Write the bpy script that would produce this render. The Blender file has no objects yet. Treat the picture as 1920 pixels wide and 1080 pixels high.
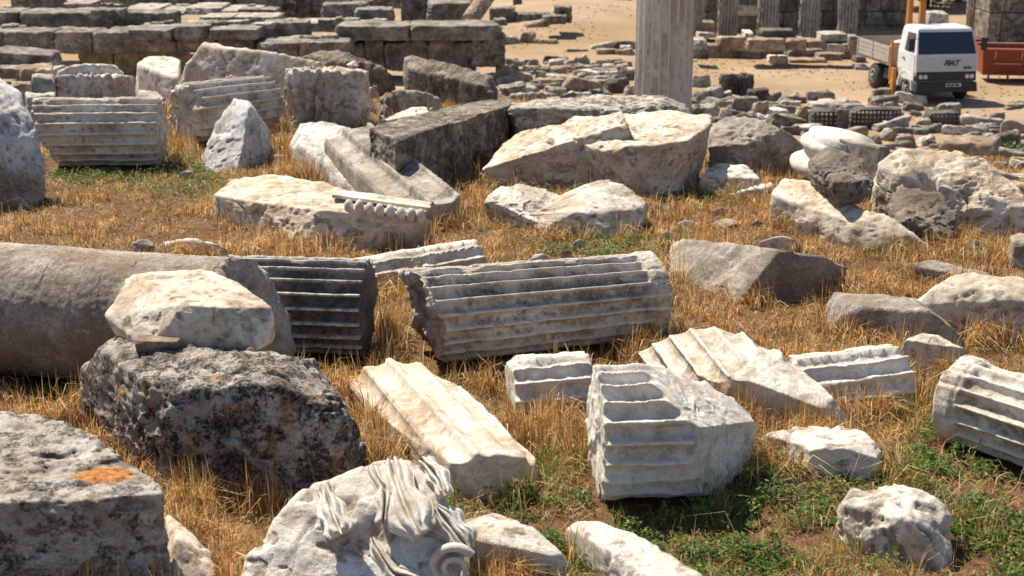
import bpy, bmesh, math, random
import numpy as np
from mathutils import Vector, Matrix
R = math.radians
random.seed(7)
SC = bpy.context.scene
# ------------------------------------------------------------------ camera, sky, sun, exposure
CAMH, PIT, F = 5.4, R(16.31), 2700.0
cam = bpy.data.objects.new('camera', bpy.data.cameras.new('camera'))
SC.collection.objects.link(cam); SC.camera = cam
cam.location = (0, 0, CAMH); cam.rotation_euler = (R(90) - PIT, 0, 0)
cam.data.sensor_width = 36; cam.data.lens = F / 1920 * 36
cam.data.clip_start = .5; cam.data.clip_end = 3000
cam.data.dof.use_dof = True; cam.data.dof.focus_distance = 16.0; cam.data.dof.aperture_fstop = 2.0
SAZ, SEL = R(-41), R(55)          # azimuth from +Y towards +X, elevation
W = bpy.data.worlds.new('World'); SC.world = W; W.use_nodes = True
wt = W.node_tree; bg = wt.nodes['Background']
sky = wt.nodes.new('ShaderNodeTexSky'); sky.sky_type = 'NISHITA'; sky.sun_disc = False
sky.sun_elevation = SEL; sky.sun_rotation = SAZ; sky.altitude = 500
wt.links.new(sky.outputs[0], bg.inputs[0]); bg.inputs[1].default_value = .08
sl = bpy.data.lights.new('sun', 'SUN'); sl.energy = 5.0; sl.angle = R(.55); sl.color = (1, .915, .77)
so = bpy.data.objects.new('sun', sl); SC.collection.objects.link(so)
sdir = Vector((math.sin(SAZ) * math.cos(SEL), math.cos(SAZ) * math.cos(SEL), math.sin(SEL)))
so.rotation_euler = sdir.to_track_quat('Z', 'Y').to_euler(); so.location = (0, 0, 50)
SC.view_settings.view_transform = 'Standard'; SC.view_settings.look = 'None'
SC.view_settings.exposure = .80; SC.view_settings.gamma = 1

# ------------------------------------------------------------------ noise
def _h(ix, iy, iz, s):
    h = (ix * 374761393 + iy * 668265263 + iz * 2147483647 + s * 1274126177) & 0xffffffff
    h = ((h ^ (h >> 13)) * 1274126177) & 0xffffffff
    h = ((h ^ (h >> 16)) * 2246822519) & 0xffffffff
    return ((h ^ (h >> 15)) & 0xffffff) / 8388607.5 - 1
def vn(P, s=0):
    P = np.asarray(P, float); I = np.floor(P).astype(np.int64); f = P - I
    u = f * f * f * (f * (f * 6 - 15) + 10); o = 0
    for dx in (0, 1):
        wx = u[..., 0] if dx else 1 - u[..., 0]
        for dy in (0, 1):
            wy = u[..., 1] if dy else 1 - u[..., 1]
            for dz in (0, 1):
                wz = u[..., 2] if dz else 1 - u[..., 2]
                o = o + wx * wy * wz * _h(I[..., 0] + dx, I[..., 1] + dy, I[..., 2] + dz, s)
    return o
def fbm(P, f, o=4, s=0, g=.5):
    r = 0; a = 1; t = 0
    for i in range(o):
        r = r + a * vn(P * f + i * 17.3, s + i); t += a; a *= g; f *= 2.03
    return r / t
def sm(t):
    t = np.clip(t, 0, 1); return t * t * (3 - 2 * t)

# ------------------------------------------------------------------ terrain and view helpers
def gz(x, y):
    x = np.asarray(x, float); y = np.asarray(y, float)
    w = sm((x + 1) / 6.0); y0 = 35 * (1 - w) + 24.5 * w; L = 14.0
    z = -2.4 * sm((y - y0) / L)
    P = np.stack([x, y, x * 0], -1)
    z = z + .05 * fbm(P, .35, 3, 5) + .02 * fbm(P, 1.7, 2, 9)
    z = z + 1.0 * np.exp(-((x - 4) / 5.) ** 2 - ((y - 78) / 7.) ** 2)      # low dry knoll behind the path
    z = z + .15 * fbm(P, .08, 2, 3) * sm((y - 45) / 30)
    return z
def ray(px, py):
    a = (px - 960) / F; b = (540 - py) / F
    return np.array([a, math.cos(PIT) + b * math.sin(PIT), -math.sin(PIT) + b * math.cos(PIT)])
def atz(px, py, z):
    r = ray(px, py); t = (z - CAMH) / r[2]; return np.array([r[0] * t, r[1] * t, z])
def atd(px, py, d):
    r = ray(px, py); t = d / r[1]; return np.array([r[0] * t, d, CAMH + r[2] * t])
def grd(px, py):
    r = ray(px, py); t = np.arange(6, 400, .1)
    P = r[None] * t[:, None]; zz = CAMH + P[:, 2] - gz(P[:, 0], P[:, 1])
    i = int(np.argmax(zz < 0)); p = r * t[i]
    return np.array([p[0], p[1], float(gz(p[0], p[1]))])
def up(px, pyt, pyb):
    g = grd(px, pyb); return atd(px, pyt, g[1])
def pt(p):
    return up(*p) if p[2] > 20 else atz(*p)
def cylc(px, pyt, r, zc=None):
    a = PIT + math.atan((pyt - 540) / F); zc = r if zc is None else zc
    h = CAMH - zc; d = h / math.sin(a)
    for _ in range(30): d = h / math.sin(a + math.asin(r / d))
    D = math.sqrt(d * d - h * h); t = D / ray(px, pyt)[1]
    q = D * math.cos(PIT) + h * math.sin(PIT)
    return np.array([(px - 960) / F * q, D, zc])

# ------------------------------------------------------------------ object helpers
COL = SC.collection
def tag(o, label=None, cat=None, group=None, kind=None):
    if label: o['label'] = label
    if cat: o['category'] = cat
    if group: o['group'] = group
    if kind: o['kind'] = kind
    return o
def mk(name, V, Fc, mat, parent=None, smooth=True, origin=None):
    V = np.asarray(V, float)
    if origin is None:
        origin = np.zeros(3) if parent is not None else np.array([V[:, 0].mean(), V[:, 1].mean(), V[:, 2].min()])
    me = bpy.data.meshes.new(name); V = V - origin
    if isinstance(Fc, np.ndarray):
        n = len(Fc); k = Fc.shape[1]
        me.vertices.add(len(V)); me.vertices.foreach_set('co', V.astype(np.float32).ravel())
        me.loops.add(n * k); me.loops.foreach_set('vertex_index', Fc.astype(np.int32).ravel())
        me.polygons.add(n); me.polygons.foreach_set('loop_start', np.arange(0, n * k, k, dtype=np.int32))
        me.polygons.foreach_set('loop_total', np.full(n, k, dtype=np.int32))
        me.update(calc_edges=True); me.validate()
    else:
        me.from_pydata([tuple(v) for v in V], [], Fc); me.update()
    me.polygons.foreach_set('use_smooth', [smooth] * len(me.polygons))
    if mat: me.materials.append(mat)
    o = bpy.data.objects.new(name, me); COL.objects.link(o); o.location = origin
    if parent is not None: o.parent = parent
    return o
def empty(name, loc, rz=0):
    o = bpy.data.objects.new(name, None); COL.objects.link(o); o.location = loc; o.rotation_euler = (0, 0, rz)
    o.empty_display_size = .2
    return o
_ico = {}
def ico(n):
    if n not in _ico:
        bm = bmesh.new(); bmesh.ops.create_icosphere(bm, subdivisions=n, radius=1)
        V = np.array([v.co[:] for v in bm.verts]); Fc = np.array([[v.index for v in f.verts] for f in bm.faces]); bm.free()
        V /= np.linalg.norm(V, axis=1)[:, None]; _ico[n] = (V, Fc)
    return _ico[n]
def hull_planes(P):
    bm = bmesh.new()
    for p in P: bm.verts.new(tuple(p))
    bmesh.ops.convex_hull(bm, input=bm.verts[:]); bm.normal_update()
    c = np.mean(P, axis=0); out = []
    for f in bm.faces:
        n = np.array(f.normal[:]); q = np.array(f.verts[0].co[:])
        if f.calc_area() < 1e-5: continue
        d = float(n @ (q - c))
        if d < 0: n = -n; d = -d
        out.append((n, max(d, .004)))
    bm.free(); return c, out
WEAR = None; DIRT = None
def dattr(o, w):
    a = o.data.attributes.new('dirt_shade', 'FLOAT', 'POINT'); a.data.foreach_set('value', np.asarray(w, np.float32))
def wattr(o, w):
    a = o.data.attributes.new('arris', 'FLOAT', 'POINT'); a.data.foreach_set('value', np.asarray(w, np.float32))
def splat(V):
    ok = (V[:, 1] < 45)
    ix = np.floor(V[ok, 0] / .05).astype(int); iy = np.floor(V[ok, 1] / .05).astype(int)
    ok2 = (abs(ix) < 400) & (iy >= 0) & (iy < 900)
    np.maximum.at(HM, (ix[ok2] + 400, iy[ok2]), V[ok, 2][ok2])
HM = np.full((800, 900), -9.0)
def star(P, sub=5, k=30, chips=10, a1=.03, a2=.012, a3=.004, fl=None, dents=(), seed=0, streak=0, kn=.8, planes=()):
    rng = np.random.RandomState((int(seed) + 11) % 99991)
    hulls = P if isinstance(P, list) and isinstance(P[0], (list, np.ndarray)) and np.asarray(P[0]).ndim == 2 else [P]
    hulls = [np.asarray(h, float) for h in hulls]
    c, pl0 = hull_planes(hulls[0])
    allp = np.concatenate(hulls); S = (allp.max(0) - allp.min(0)) / 2 + 1e-3
    U, Fc = ico(sub); D = U * S
    rtot = None; size = float(S.mean())
    for hi, H in enumerate(hulls):
        ch, pl = hull_planes(H); off = c - ch
        for q in planes:
            q = [np.asarray(x, float) for x in q]; n = np.cross(q[1] - q[0], q[2] - q[0]); n /= np.linalg.norm(n); d = float(n @ (q[0] - ch)); pl.append((n, d) if d > 0 else (-n, -d))
        for _ in range(chips):
            n = rng.normal(size=3); n[2] = abs(n[2]) * .8; n /= np.linalg.norm(n)
            sup = float(((H - ch) @ n).max()); pl.append((n, sup * (rng.uniform(.80, .94) if _ < 2 else rng.uniform(.90, .995))))
        kk = k * 1.6 * np.exp(kn * fbm(U * S, 1.6, 2, seed + 3))
        LQ = []
        for n, d in pl:
            dd = max(d - float(n @ off), .003); dn = D @ n
            LQ.append(np.log(np.maximum(dn, 1e-5) / dd))
        LQ = np.array(LQ); mx = LQ.max(0)
        r = np.exp(-(mx + np.log(np.exp(kk * (LQ - mx)).sum(0)) / kk))
        rtot = r if rtot is None else np.maximum(rtot, r)
    if fl is not None:
        A, B, Rr, n, ph, dep = fl[:6]; A = np.array(A, float); B = np.array(B, float); ax = (B - A) / np.linalg.norm(B - A)
        e1 = np.cross(ax, [0, 0, 1.]); e1 /= np.linalg.norm(e1); e2 = np.cross(e1, ax)
        oc = c - A; oc2 = oc - ax * (oc @ ax); Dp = D - np.outer(D @ ax, ax)
        a = (Dp ** 2).sum(1) + 1e-12; b = Dp @ oc2
        rad = np.full(len(D), Rr)
        for _ in range(4):
            cc = (oc2 @ oc2) - rad ** 2; disc = np.maximum(b * b - a * cc, 0); t = (-b + np.sqrt(disc)) / a
            Q = oc2 + Dp * t[:, None]; th = np.arctan2(Q @ e2, Q @ e1)
            u = (th / (2 * math.pi) * n + ph) % 1 - .5
            w = .43
            rad = Rr - dep * np.sqrt(np.clip(1 - (u / w) ** 2, 0, 1)) - .012 * np.clip(fbm(c + D * t[:, None], 5, 3, seed + 8), 0, 1) * (abs(u) > .3)
        t = np.maximum(t, .01)
        kf = 220.
        rtot = (rtot ** -kf + t ** -kf) ** (-1 / kf)
    V = c + D * rtot[:, None]
    un = D / np.linalg.norm(D, axis=1)[:, None]
    dsp = a1 * fbm(V, 1.8, 3, seed) + a2 * .6 * fbm(V, 7, 3, seed + 20) + a3 * fbm(V, 28, 3, seed + 40)
    if fl is not None: dsp = dsp * .55
    Wp = V + .10 * np.stack([vn(V * 4, seed + 71), vn(V * 4, seed + 72), vn(V * 4, seed + 73)], -1)
    fr = abs(vn(Wp * 3.1, seed + 61)) + .5 * abs(vn(Wp * 6.7, seed + 62)) + .25 * abs(vn(Wp * 15, seed + 63))
    dsp = dsp + a2 * 1.5 * (.45 - fr)
    global DIRT
    DIRT = np.clip(sm((fr - .78) / .35) * .75 + sm((.14 - fr) / .1) * .5 + .9 * sm((vn(Wp * 11, seed + 65) - .45) / .12) + .6 * sm((vn(Wp * 23, seed + 66) - .42) / .2), 0, 1)
    if fl is not None: DIRT = DIRT * .5
    if fl is None: dsp = dsp - a2 * .8 * sm((vn(Wp * 11, seed + 65) - .45) / .12)
    if streak:
        th = np.arctan2(V[:, 1] - c[1], V[:, 0] - c[0])
        q = np.stack([th * 6, V[:, 2] * 1.6, V[:, 2] * 0], -1)
        dsp = dsp + streak * (abs(fbm(q, 1.5, 3, seed + 70)) * 2 - .6) + streak * .7 * np.sin(th * 22 + 3 * fbm(V, 2, 2, seed))
    V = V + un * dsp[:, None]
    global WEAR
    WEAR = None if fl is None else np.where(t < rtot * 1.03, np.clip((abs(u) - .38) / .06, 0, 1), 0)
    for p, rr, dp in dents:
        p = np.asarray(p); w = sm(1 - np.linalg.norm(V - p, axis=1) / rr); V = V - un * (dp * w)[:, None]
    return V, Fc
def rpts(T, B=(), zb=None, inset=.95, back=0, drop=True):
    t = [pt(p) for p in T]; P = list(t); c = np.mean(t, axis=0)
    b = [grd(*q) if len(q) == 2 else atz(*q) for q in B]
    if zb is None: zb = float(gz(c[0], c[1])) - .12
    if drop:
        for p in t:
            q = c + (p - c) * inset; P.append(np.array([q[0], q[1], zb]))
    for q in b:
        q = q.copy()
        P.append(q)
        if drop and q[2] > zb: P.append(np.array([q[0], q[1], zb]))
    if back: P += [p + np.array([0, back, 0]) for p in t]
    return np.array(P)
_seed = [100]
def ringpts(A, B, f, r, angs=range(0, 360, 30)):
    A = np.array(A, float); B = np.array(B, float); ax = (B - A) / np.linalg.norm(B - A); e1 = np.cross(ax, [0, 0, 1.]); e1 /= np.linalg.norm(e1); e2 = np.cross(e1, ax)
    return np.array([A + (B - A) * f + r * (math.cos(R(a)) * e1 + math.sin(R(a)) * e2) for a in angs])
def rock(name, label, cat, mat, T, B=(), zb=None, inset=.95, back=0, drop=True, group=None, extra=None, sp=True, raw=None, **kw):
    _seed[0] += 7
    P = rpts(T, B, zb, inset, back, drop) if len(T) else np.zeros((0, 3))
    if raw is not None: P = np.concatenate([P, raw])
    if extra is not None: P = [P] + [rpts(*e) for e in extra]
    V, Fc = star(P, seed=kw.pop('seed', _seed[0]), **kw)
    if sp: splat(V)
    o = mk(name, V, Fc, mat); tag(o, label, cat, group)
    if WEAR is not None: wattr(o, WEAR)
    dattr(o, DIRT)
    return o
def cyl(A, B, r0, r1, n=20, dep=.05, ph=0., nl=90, per=14, endA=.05, endB=.03, seed=0, collar=(0, 0), wear=.015, rough=.006, slantA=0, slantB=0, swell=0, cut=()):
    A = np.array(A, float); B = np.array(B, float); L = np.linalg.norm(B - A); ax = (B - A) / L
    e1 = np.cross(ax, [0, 0, 1.]) if abs(ax[2]) < .9 else np.array([1., 0, 0]); e1 -= ax * (e1 @ ax); e1 /= np.linalg.norm(e1); e2 = np.cross(e1, ax)
    m = n * per if n else 200
    th = np.arange(m) / m * 2 * math.pi
    if n:
        u = (th / (2 * math.pi) * n + ph) % 1 - .5; prof = np.sqrt(np.clip(1 - (u / .43) ** 2, 0, 1)); edge = (abs(u) > .34) * 1.
    else: prof = th * 0; edge = th * 0
    s = np.linspace(0, 1, nl)
    rows = []
    capn = 10
    def ring(si, shrink=1., isend=0):
        r = (r0 + (r1 - r0) * si)
        fd = dep * np.clip(min((si * L - collar[0]) / .05, ((1 - si) * L - collar[1]) / .05), 0, 1) if (collar[0] or collar[1]) else dep
        if (collar[0] and si * L < collar[0] * .8) or (collar[1] and (1 - si) * L < collar[1] * .8): r = r + .018
        base = A + ax * (si * L)
        rr = r - fd * prof
        Q = base + np.outer(np.cos(th) * r, e1) + np.outer(np.sin(th) * r, e2)
        w = np.clip(fbm(Q, 4.5, 3, seed) + .05, 0, 1)
        rr = rr - wear * 1.5 * w * edge - .5 * wear * (fbm(Q, 1.4, 2, seed + 5)) + rough * fbm(Q, 20, 3, seed + 9)
        rr = rr * shrink
        dirs = np.outer(np.cos(th), e1) + np.outer(np.sin(th), e2)
        for n_, d_ in cut:
            dn = dirs @ n_; dd = d_ - (n_ @ base); t = np.where(dn > 1e-3, max(dd, .02) / np.maximum(dn, 1e-3), 9)
            rr = np.where(t < rr, t + rough * 3 * fbm(Q, 6, 3, seed + 3), rr)
        return base + dirs * rr[:, None]
    for i in range(capn): rows.append((0, (i + .3) / capn, 1))
    for si in s: rows.append((si, 1., 0))
    for i in range(capn)[::-1]: rows.append((1, (i + .3) / capn, 1))
    Vs = []
    for si, shr, isend in rows:
        Q = ring(si, shr, isend)
        z_ = (Q - (A + ax * si * L)) @ e2
        offA = endA * fbm(Q, 3.0, 4, seed + 31) * 1.6 + slantA * z_
        offB = endB * fbm(Q, 3.0, 4, seed + 37) * 1.6 + slantB * z_
        wA = max(0, 1 - si * L / .35); wB = max(0, 1 - (1 - si) * L / .35)
        if slantA: wA = 1 - si
        if slantB: wB = si
        Q = Q + np.outer(offA * wA + offB * wB, ax)
        Vs.append(Q)
    V = np.concatenate(Vs); nr = len(rows)
    i = np.arange(nr - 1)[:, None] * m; j = np.arange(m)[None]; j2 = (j + 1) % m
    Fc = np.stack([i + j, i + j2, i + m + j2, i + m + j], -1).reshape(-1, 4)
    V = np.concatenate([V, [V[:m].mean(0)], [V[-m:].mean(0)]]); a, b = len(V) - 2, len(V) - 1
    j = np.arange(m); j2 = (j + 1) % m
    capA = np.stack([j2, j, np.full(m, a), np.full(m, a)], -1); lb = (nr - 1) * m
    capB = np.stack([lb + j, lb + j2, np.full(m, b), np.full(m, b)], -1)
    # fold caps into lists as degenerate-free triangles through python faces
    global WEAR, DIRT
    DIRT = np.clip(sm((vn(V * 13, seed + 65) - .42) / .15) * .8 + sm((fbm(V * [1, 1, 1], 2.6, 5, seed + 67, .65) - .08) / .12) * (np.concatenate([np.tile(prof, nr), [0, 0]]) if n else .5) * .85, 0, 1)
    WEAR = np.concatenate([np.where((wr[0] > 0) | True, 1, 1) * (np.clip((abs(u) - .37) / .06, 0, 1) if wr[1] >= 1 else th * 0) for wr in rows] + [[0, 0]]) if n else None
    return V, [tuple(f) for f in Fc.tolist()] + [(int(x[0]), int(x[1]), int(x[2])) for x in capA] + [(int(x[0]), int(x[1]), int(x[2])) for x in capB]
def drum(name, label, cat, mat, A, B, r0, r1, group=None, sp=True, **kw):
    _seed[0] += 7
    V, Fc = cyl(A, B, r0, r1, seed=kw.pop('seed', _seed[0]), **kw)
    if sp: splat(V)
    o = mk(name, V, Fc, mat); tag(o, label, cat, group)
    if WEAR is not None: wattr(o, WEAR)
    dattr(o, DIRT)
    return o
def lichpatch(o, pts, rad):
    co = np.empty(len(o.data.vertices) * 3, np.float32); o.data.vertices.foreach_get('co', co); co = co.reshape(-1, 3) + np.array(o.location)
    w = 0
    for p, r_ in zip(pts, rad): w = np.maximum(w, sm(1.3 - np.linalg.norm((co - p) / np.array([1.3, .9, .7]), axis=1) / r_))
    a = o.data.attributes.new('lich', 'FLOAT', 'POINT'); a.data.foreach_set('value', np.asarray(w, np.float32))
def fpv(BV, px, py, off=0.):
    r = ray(px, py); Q = BV - np.array([0, 0, CAMH]); s = Q @ r / (r @ r); dist = np.linalg.norm(Q - s[:, None] * r, axis=1)
    ok = dist < .04; tt = s[ok].min() if ok.any() else s[int(np.argmin(dist))]
    return np.array([0, 0, CAMH]) + r * (tt - off / np.linalg.norm(r))
def dirt_shade_plane(o, p, q, r_, wd, amt):  # darkens one face: brown stain on some stones, painted shade on others
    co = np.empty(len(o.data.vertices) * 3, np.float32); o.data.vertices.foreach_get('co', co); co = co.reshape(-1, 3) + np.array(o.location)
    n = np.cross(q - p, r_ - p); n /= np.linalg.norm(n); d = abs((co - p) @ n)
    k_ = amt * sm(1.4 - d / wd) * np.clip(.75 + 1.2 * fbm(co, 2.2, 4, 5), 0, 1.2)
    a = o.data.attributes['dirt_shade']; w = np.empty(len(d), np.float32); a.data.foreach_get('value', w); a.data.foreach_set('value', np.maximum(w, k_).astype(np.float32))
def box_pts(x0, x1, y0, y1, z0, z1):
    return np.array([(x, y, z) for x in (x0, x1) for y in (y0, y1) for z in (z0, z1)], float)
def bx(V, Fc, x0, x1, y0, y1, z0, z1, taper=0):
    b = len(V); t = taper
    V += [(x0, y0, z0), (x1, y0, z0), (x1, y1, z0), (x0, y1, z0), (x0 + t, y0 + t, z1), (x1 - t, y0 + t, z1), (x1 - t, y1 - t, z1), (x0 + t, y1 - t, z1)]
    Fc += [tuple(b + i for i in f) for f in ((0, 3, 2, 1), (4, 5, 6, 7), (0, 1, 5, 4), (1, 2, 6, 5), (2, 3, 7, 6), (3, 0, 4, 7))]
def bevel(o, w=.015, seg=2):
    bm = bmesh.new(); bm.from_mesh(o.data)
    bmesh.ops.bevel(bm, geom=bm.edges[:], offset=w, segments=seg, affect='EDGES', profile=.6)
    bm.to_mesh(o.data); bm.free(); o.data.polygons.foreach_set('use_smooth', [False] * len(o.data.polygons)); return o

# ------------------------------------------------------------------ materials
def nd(t, typ, **kw):
    n = t.nodes.new(typ)
    for k_, v in kw.items():
        if k_.startswith('i_'): n.inputs[k_[2:].replace('_', ' ')].default_value = v
        else: setattr(n, k_, v)
    return n
def ramp(t, src, stops):
    n = t.nodes.new('ShaderNodeValToRGB'); e = n.color_ramp.elements
    while len(e) > 1: e.remove(e[-1])
    e[0].position = stops[0][0]; c = stops[0][1]; e[0].color = (*c, 1) if isinstance(c, tuple) else (c, c, c, 1)
    for p, c in stops[1:]:
        q = e.new(p); q.color = (*c, 1) if isinstance(c, tuple) else (c, c, c, 1)
    t.links.new(src, n.inputs[0]); return n.outputs[0]
def noise(t, co, scale, detail=6, rough=.6, dist=0, off=0):
    m = nd(t, 'ShaderNodeMapping'); m.inputs['Location'].default_value = (off, off * .7, -off); t.links.new(co, m.inputs[0])
    n = nd(t, 'ShaderNodeTexNoise'); n.inputs['Scale'].default_value = scale; n.inputs['Detail'].default_value = detail
    n.inputs['Roughness'].default_value = rough; n.inputs['Distortion'].default_value = dist
    t.links.new(m.outputs[0], n.inputs['Vector']); return n.outputs['Fac']
def mix(t, fac, a, b, typ='MIX'):
    n = nd(t, 'ShaderNodeMix'); n.data_type = 'RGBA'; n.blend_type = typ
    for s, v in ((0, fac), (6, a), (7, b)):
        if isinstance(v, (int, float)): n.inputs[s].default_value = v
        elif isinstance(v, tuple): n.inputs[s].default_value = (*v, 1)
        else: t.links.new(v, n.inputs[s])
    return n.outputs[2]
def newmat(name):
    m = bpy.data.materials.new(name); m.use_nodes = True; t = m.node_tree
    return m, t, t.nodes['Principled BSDF']
def stone(name, c1, c2, dark=(.06, .055, .05), damt=.5, dscale=2.2, dth=.58, dsoft=.06, speck=.35, orange=0, oth=.6, bump=.5, fine=55, rough=.85, warm=(.36, .24, .14), wamt=.25, cracks=.3, grain=.25, stretch=1, dirt_shade=1.25):
    m, t, b = newmat(name)
    tc = nd(t, 'ShaderNodeTexCoord'); oi = nd(t, 'ShaderNodeObjectInfo')
    va = nd(t, 'ShaderNodeVectorMath', operation='MULTIPLY_ADD')
    cx = nd(t, 'ShaderNodeCombineXYZ')
    for i in range(3): t.links.new(oi.outputs['Random'], cx.inputs[i])
    t.links.new(cx.outputs[0], va.inputs[0]); va.inputs[1].default_value = (37, 19, 53); t.links.new(tc.outputs['Object'], va.inputs[2])
    co = va.outputs[0]
    if stretch != 1:
        vs = nd(t, 'ShaderNodeVectorMath', operation='MULTIPLY'); t.links.new(co, vs.inputs[0]); vs.inputs[1].default_value = (1, 1, stretch); co = vs.outputs[0]
    n1 = noise(t, co, 1.7, 8, .62, .3)
    col = ramp(t, n1, [(.40, c1), (.60, c2)])
    n0 = noise(t, co, 7.5, 10, .72, .4, 61)
    col = mix(t, 1., col, ramp(t, n0, [(.34, .66), (.47, .97), (.62, 1.06)]), 'MULTIPLY')
    w = ramp(t, noise(t, co, 2.6, 7, .65, .6, 31), [(.5, 0.), (.68, 1.)])
    wf = nd(t, 'ShaderNodeMath', operation='MULTIPLY'); t.links.new(w, wf.inputs[0]); wf.inputs[1].default_value = wamt
    col = mix(t, wf.outputs[0], col, warm)
    g = ramp(t, noise(t, co, fine, 5, .75, 0, 5), [(.25, 1 - grain * 1.6), (.75, 1 + 0.)])
    col = mix(t, 1., col, g, 'MULTIPLY')
    # cracks and veins
    v = nd(t, 'ShaderNodeTexVoronoi', feature='DISTANCE_TO_EDGE'); v.inputs['Scale'].default_value = 2.1
    vm = nd(t, 'ShaderNodeVectorMath', operation='MULTIPLY_ADD'); nn = nd(t, 'ShaderNodeTexNoise'); nn.inputs['Scale'].default_value = 3; nn.inputs['Detail'].default_value = 6
    t.links.new(co, nn.inputs['Vector']); t.links.new(nn.outputs['Color'], vm.inputs[0]); vm.inputs[1].default_value = (.9, .9, .9); t.links.new(co, vm.inputs[2]); t.links.new(vm.outputs[0], v.inputs['Vector'])
    cr = ramp(t, v.outputs['Distance'], [(0., 1.), (.012, 0.)])
    crm = ramp(t, noise(t, co, 1.3, 2, .5, 0, 77), [(.52, 0.), (.6, 1.)])
    cf = nd(t, 'ShaderNodeMath', operation='MULTIPLY'); t.links.new(cr, cf.inputs[0]); t.links.new(crm, cf.inputs[1])
    cf2 = nd(t, 'ShaderNodeMath', operation='MULTIPLY'); t.links.new(cf.outputs[0], cf2.inputs[0]); cf2.inputs[1].default_value = cracks
    col = mix(t, cf2.outputs[0], col, (.12, .09, .07))
    # dark crust patches
    dn = noise(t, co, dscale, 12, .72, .25, 13)
    df = ramp(t, dn, [(dth - dsoft, 0.), (dth + dsoft, 1.)])
    brk = ramp(t, noise(t, co, 26, 5, .7, 0, 3), [(.36, .15), (.56, 1.)])
    d1 = nd(t, 'ShaderNodeMath', operation='MULTIPLY'); t.links.new(df, d1.inputs[0]); t.links.new(brk, d1.inputs[1])
    d2 = nd(t, 'ShaderNodeMath', operation='MULTIPLY'); t.links.new(d1.outputs[0], d2.inputs[0]); d2.inputs[1].default_value = damt
    col = mix(t, d2.outputs[0], col, dark)
    sp = ramp(t, noise(t, co, 19, 8, .8, 0, 51), [(.6, 0.), (.66, 1.)])
    s2 = nd(t, 'ShaderNodeMath', operation='MULTIPLY'); t.links.new(sp, s2.inputs[0]); s2.inputs[1].default_value = speck
    col = mix(t, s2.outputs[0], col, dark)
    if orange:
        of = ramp(t, noise(t, co, 4.5, 9, .75, .2, 91), [(oth - .03, 0.), (oth + .05, 1.)])
        o2 = nd(t, 'ShaderNodeMath', operation='MULTIPLY'); t.links.new(of, o2.inputs[0]); o2.inputs[1].default_value = orange
        oc = ramp(t, noise(t, co, 30, 4, .6, 0, 8), [(.35, (.30, .12, .03)), (.65, (.48, .22, .06))])
        col = mix(t, o2.outputs[0], col, oc)
    da = nd(t, 'ShaderNodeAttribute'); da.attribute_name = 'dirt_shade'  # crease grime, face stains and the shade painted on some fronts
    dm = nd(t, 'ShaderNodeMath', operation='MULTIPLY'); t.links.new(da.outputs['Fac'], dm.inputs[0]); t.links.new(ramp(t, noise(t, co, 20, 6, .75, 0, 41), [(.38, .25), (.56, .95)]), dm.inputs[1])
    col = mix(t, dm.outputs[0], col, tuple(x * dirt_shade for x in (.16, .115, .075)))
    la = nd(t, 'ShaderNodeAttribute'); la.attribute_name = 'lich'
    lm = nd(t, 'ShaderNodeMath', operation='MULTIPLY'); t.links.new(la.outputs['Fac'], lm.inputs[0]); t.links.new(ramp(t, noise(t, co, 8, 8, .75, .3, 21), [(.3, .45), (.6, 1.)]), lm.inputs[1])
    lf = ramp(t, lm.outputs[0], [(.30, 0.), (.42, 1.)])
    col = mix(t, lf, col, ramp(t, noise(t, co, 16, 7, .7, 0, 8), [(.36, (.10, .05, .02)), (.45, (.40, .15, .03)), (.65, (.60, .27, .07))]))
    ar = nd(t, 'ShaderNodeAttribute'); ar.attribute_name = 'arris'
    am = nd(t, 'ShaderNodeMath', operation='MULTIPLY'); t.links.new(ar.outputs['Fac'], am.inputs[0]); t.links.new(ramp(t, noise(t, co, 9, 5, .7, 0, 33), [(.40, .25), (.55, 1.)]), am.inputs[1])
    col = mix(t, am.outputs[0], col, (.66, .60, .52))
    t.links.new(col, b.inputs['Base Color']); b.inputs['Roughness'].default_value = rough
    b.inputs['Specular IOR Level'].default_value = .25
    bn = noise(t, co, 14, 10, .7, 0, 2); bn2 = noise(t, co, 70, 6, .7, 0, 4)
    ad = nd(t, 'ShaderNodeMath', operation='MULTIPLY_ADD'); t.links.new(bn2, ad.inputs[0]); ad.inputs[1].default_value = .35; t.links.new(bn, ad.inputs[2])
    ad2 = nd(t, 'ShaderNodeMath', operation='MULTIPLY_ADD'); t.links.new(cf.outputs[0], ad2.inputs[0]); ad2.inputs[1].default_value = -.5 * cracks; t.links.new(ad.outputs[0], ad2.inputs[2])
    bp = nd(t, 'ShaderNodeBump'); bp.inputs['Strength'].default_value = bump; bp.inputs['Distance'].default_value = .05
    t.links.new(ad2.outputs[0], bp.inputs['Height']); t.links.new(bp.outputs[0], b.inputs['Normal'])
    return m
M = {}
M['marble'] = stone('white_marble', (.60, .50, .38), (.84, .77, .67), damt=.6, dark=(.13, .115, .10), dth=.60, speck=.55, wamt=.45, bump=.6)
M['clean'] = stone('fresh_white_marble', (.72, .64, .53), (.86, .81, .73), damt=.35, dark=(.16, .14, .12), dth=.66, speck=.30, wamt=.35, bump=.45, cracks=.6)
M['cream'] = stone('cream_marble', (.62, .49, .35), (.84, .75, .63), damt=.45, dark=(.15, .12, .09), dth=.62, speck=.4, wamt=.55, bump=.5)
M['grey'] = stone('grey_weathered_marble', (.38, .33, .27), (.66, .59, .50), damt=.7, dth=.54, speck=.7, wamt=.5, bump=.8, grain=.4)
M['bluish'] = stone('bluish_marble', (.54, .52, .49), (.76, .74, .71), damt=.5, dark=(.12, .12, .12), dth=.60, speck=.5, wamt=.2, bump=.6)
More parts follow.
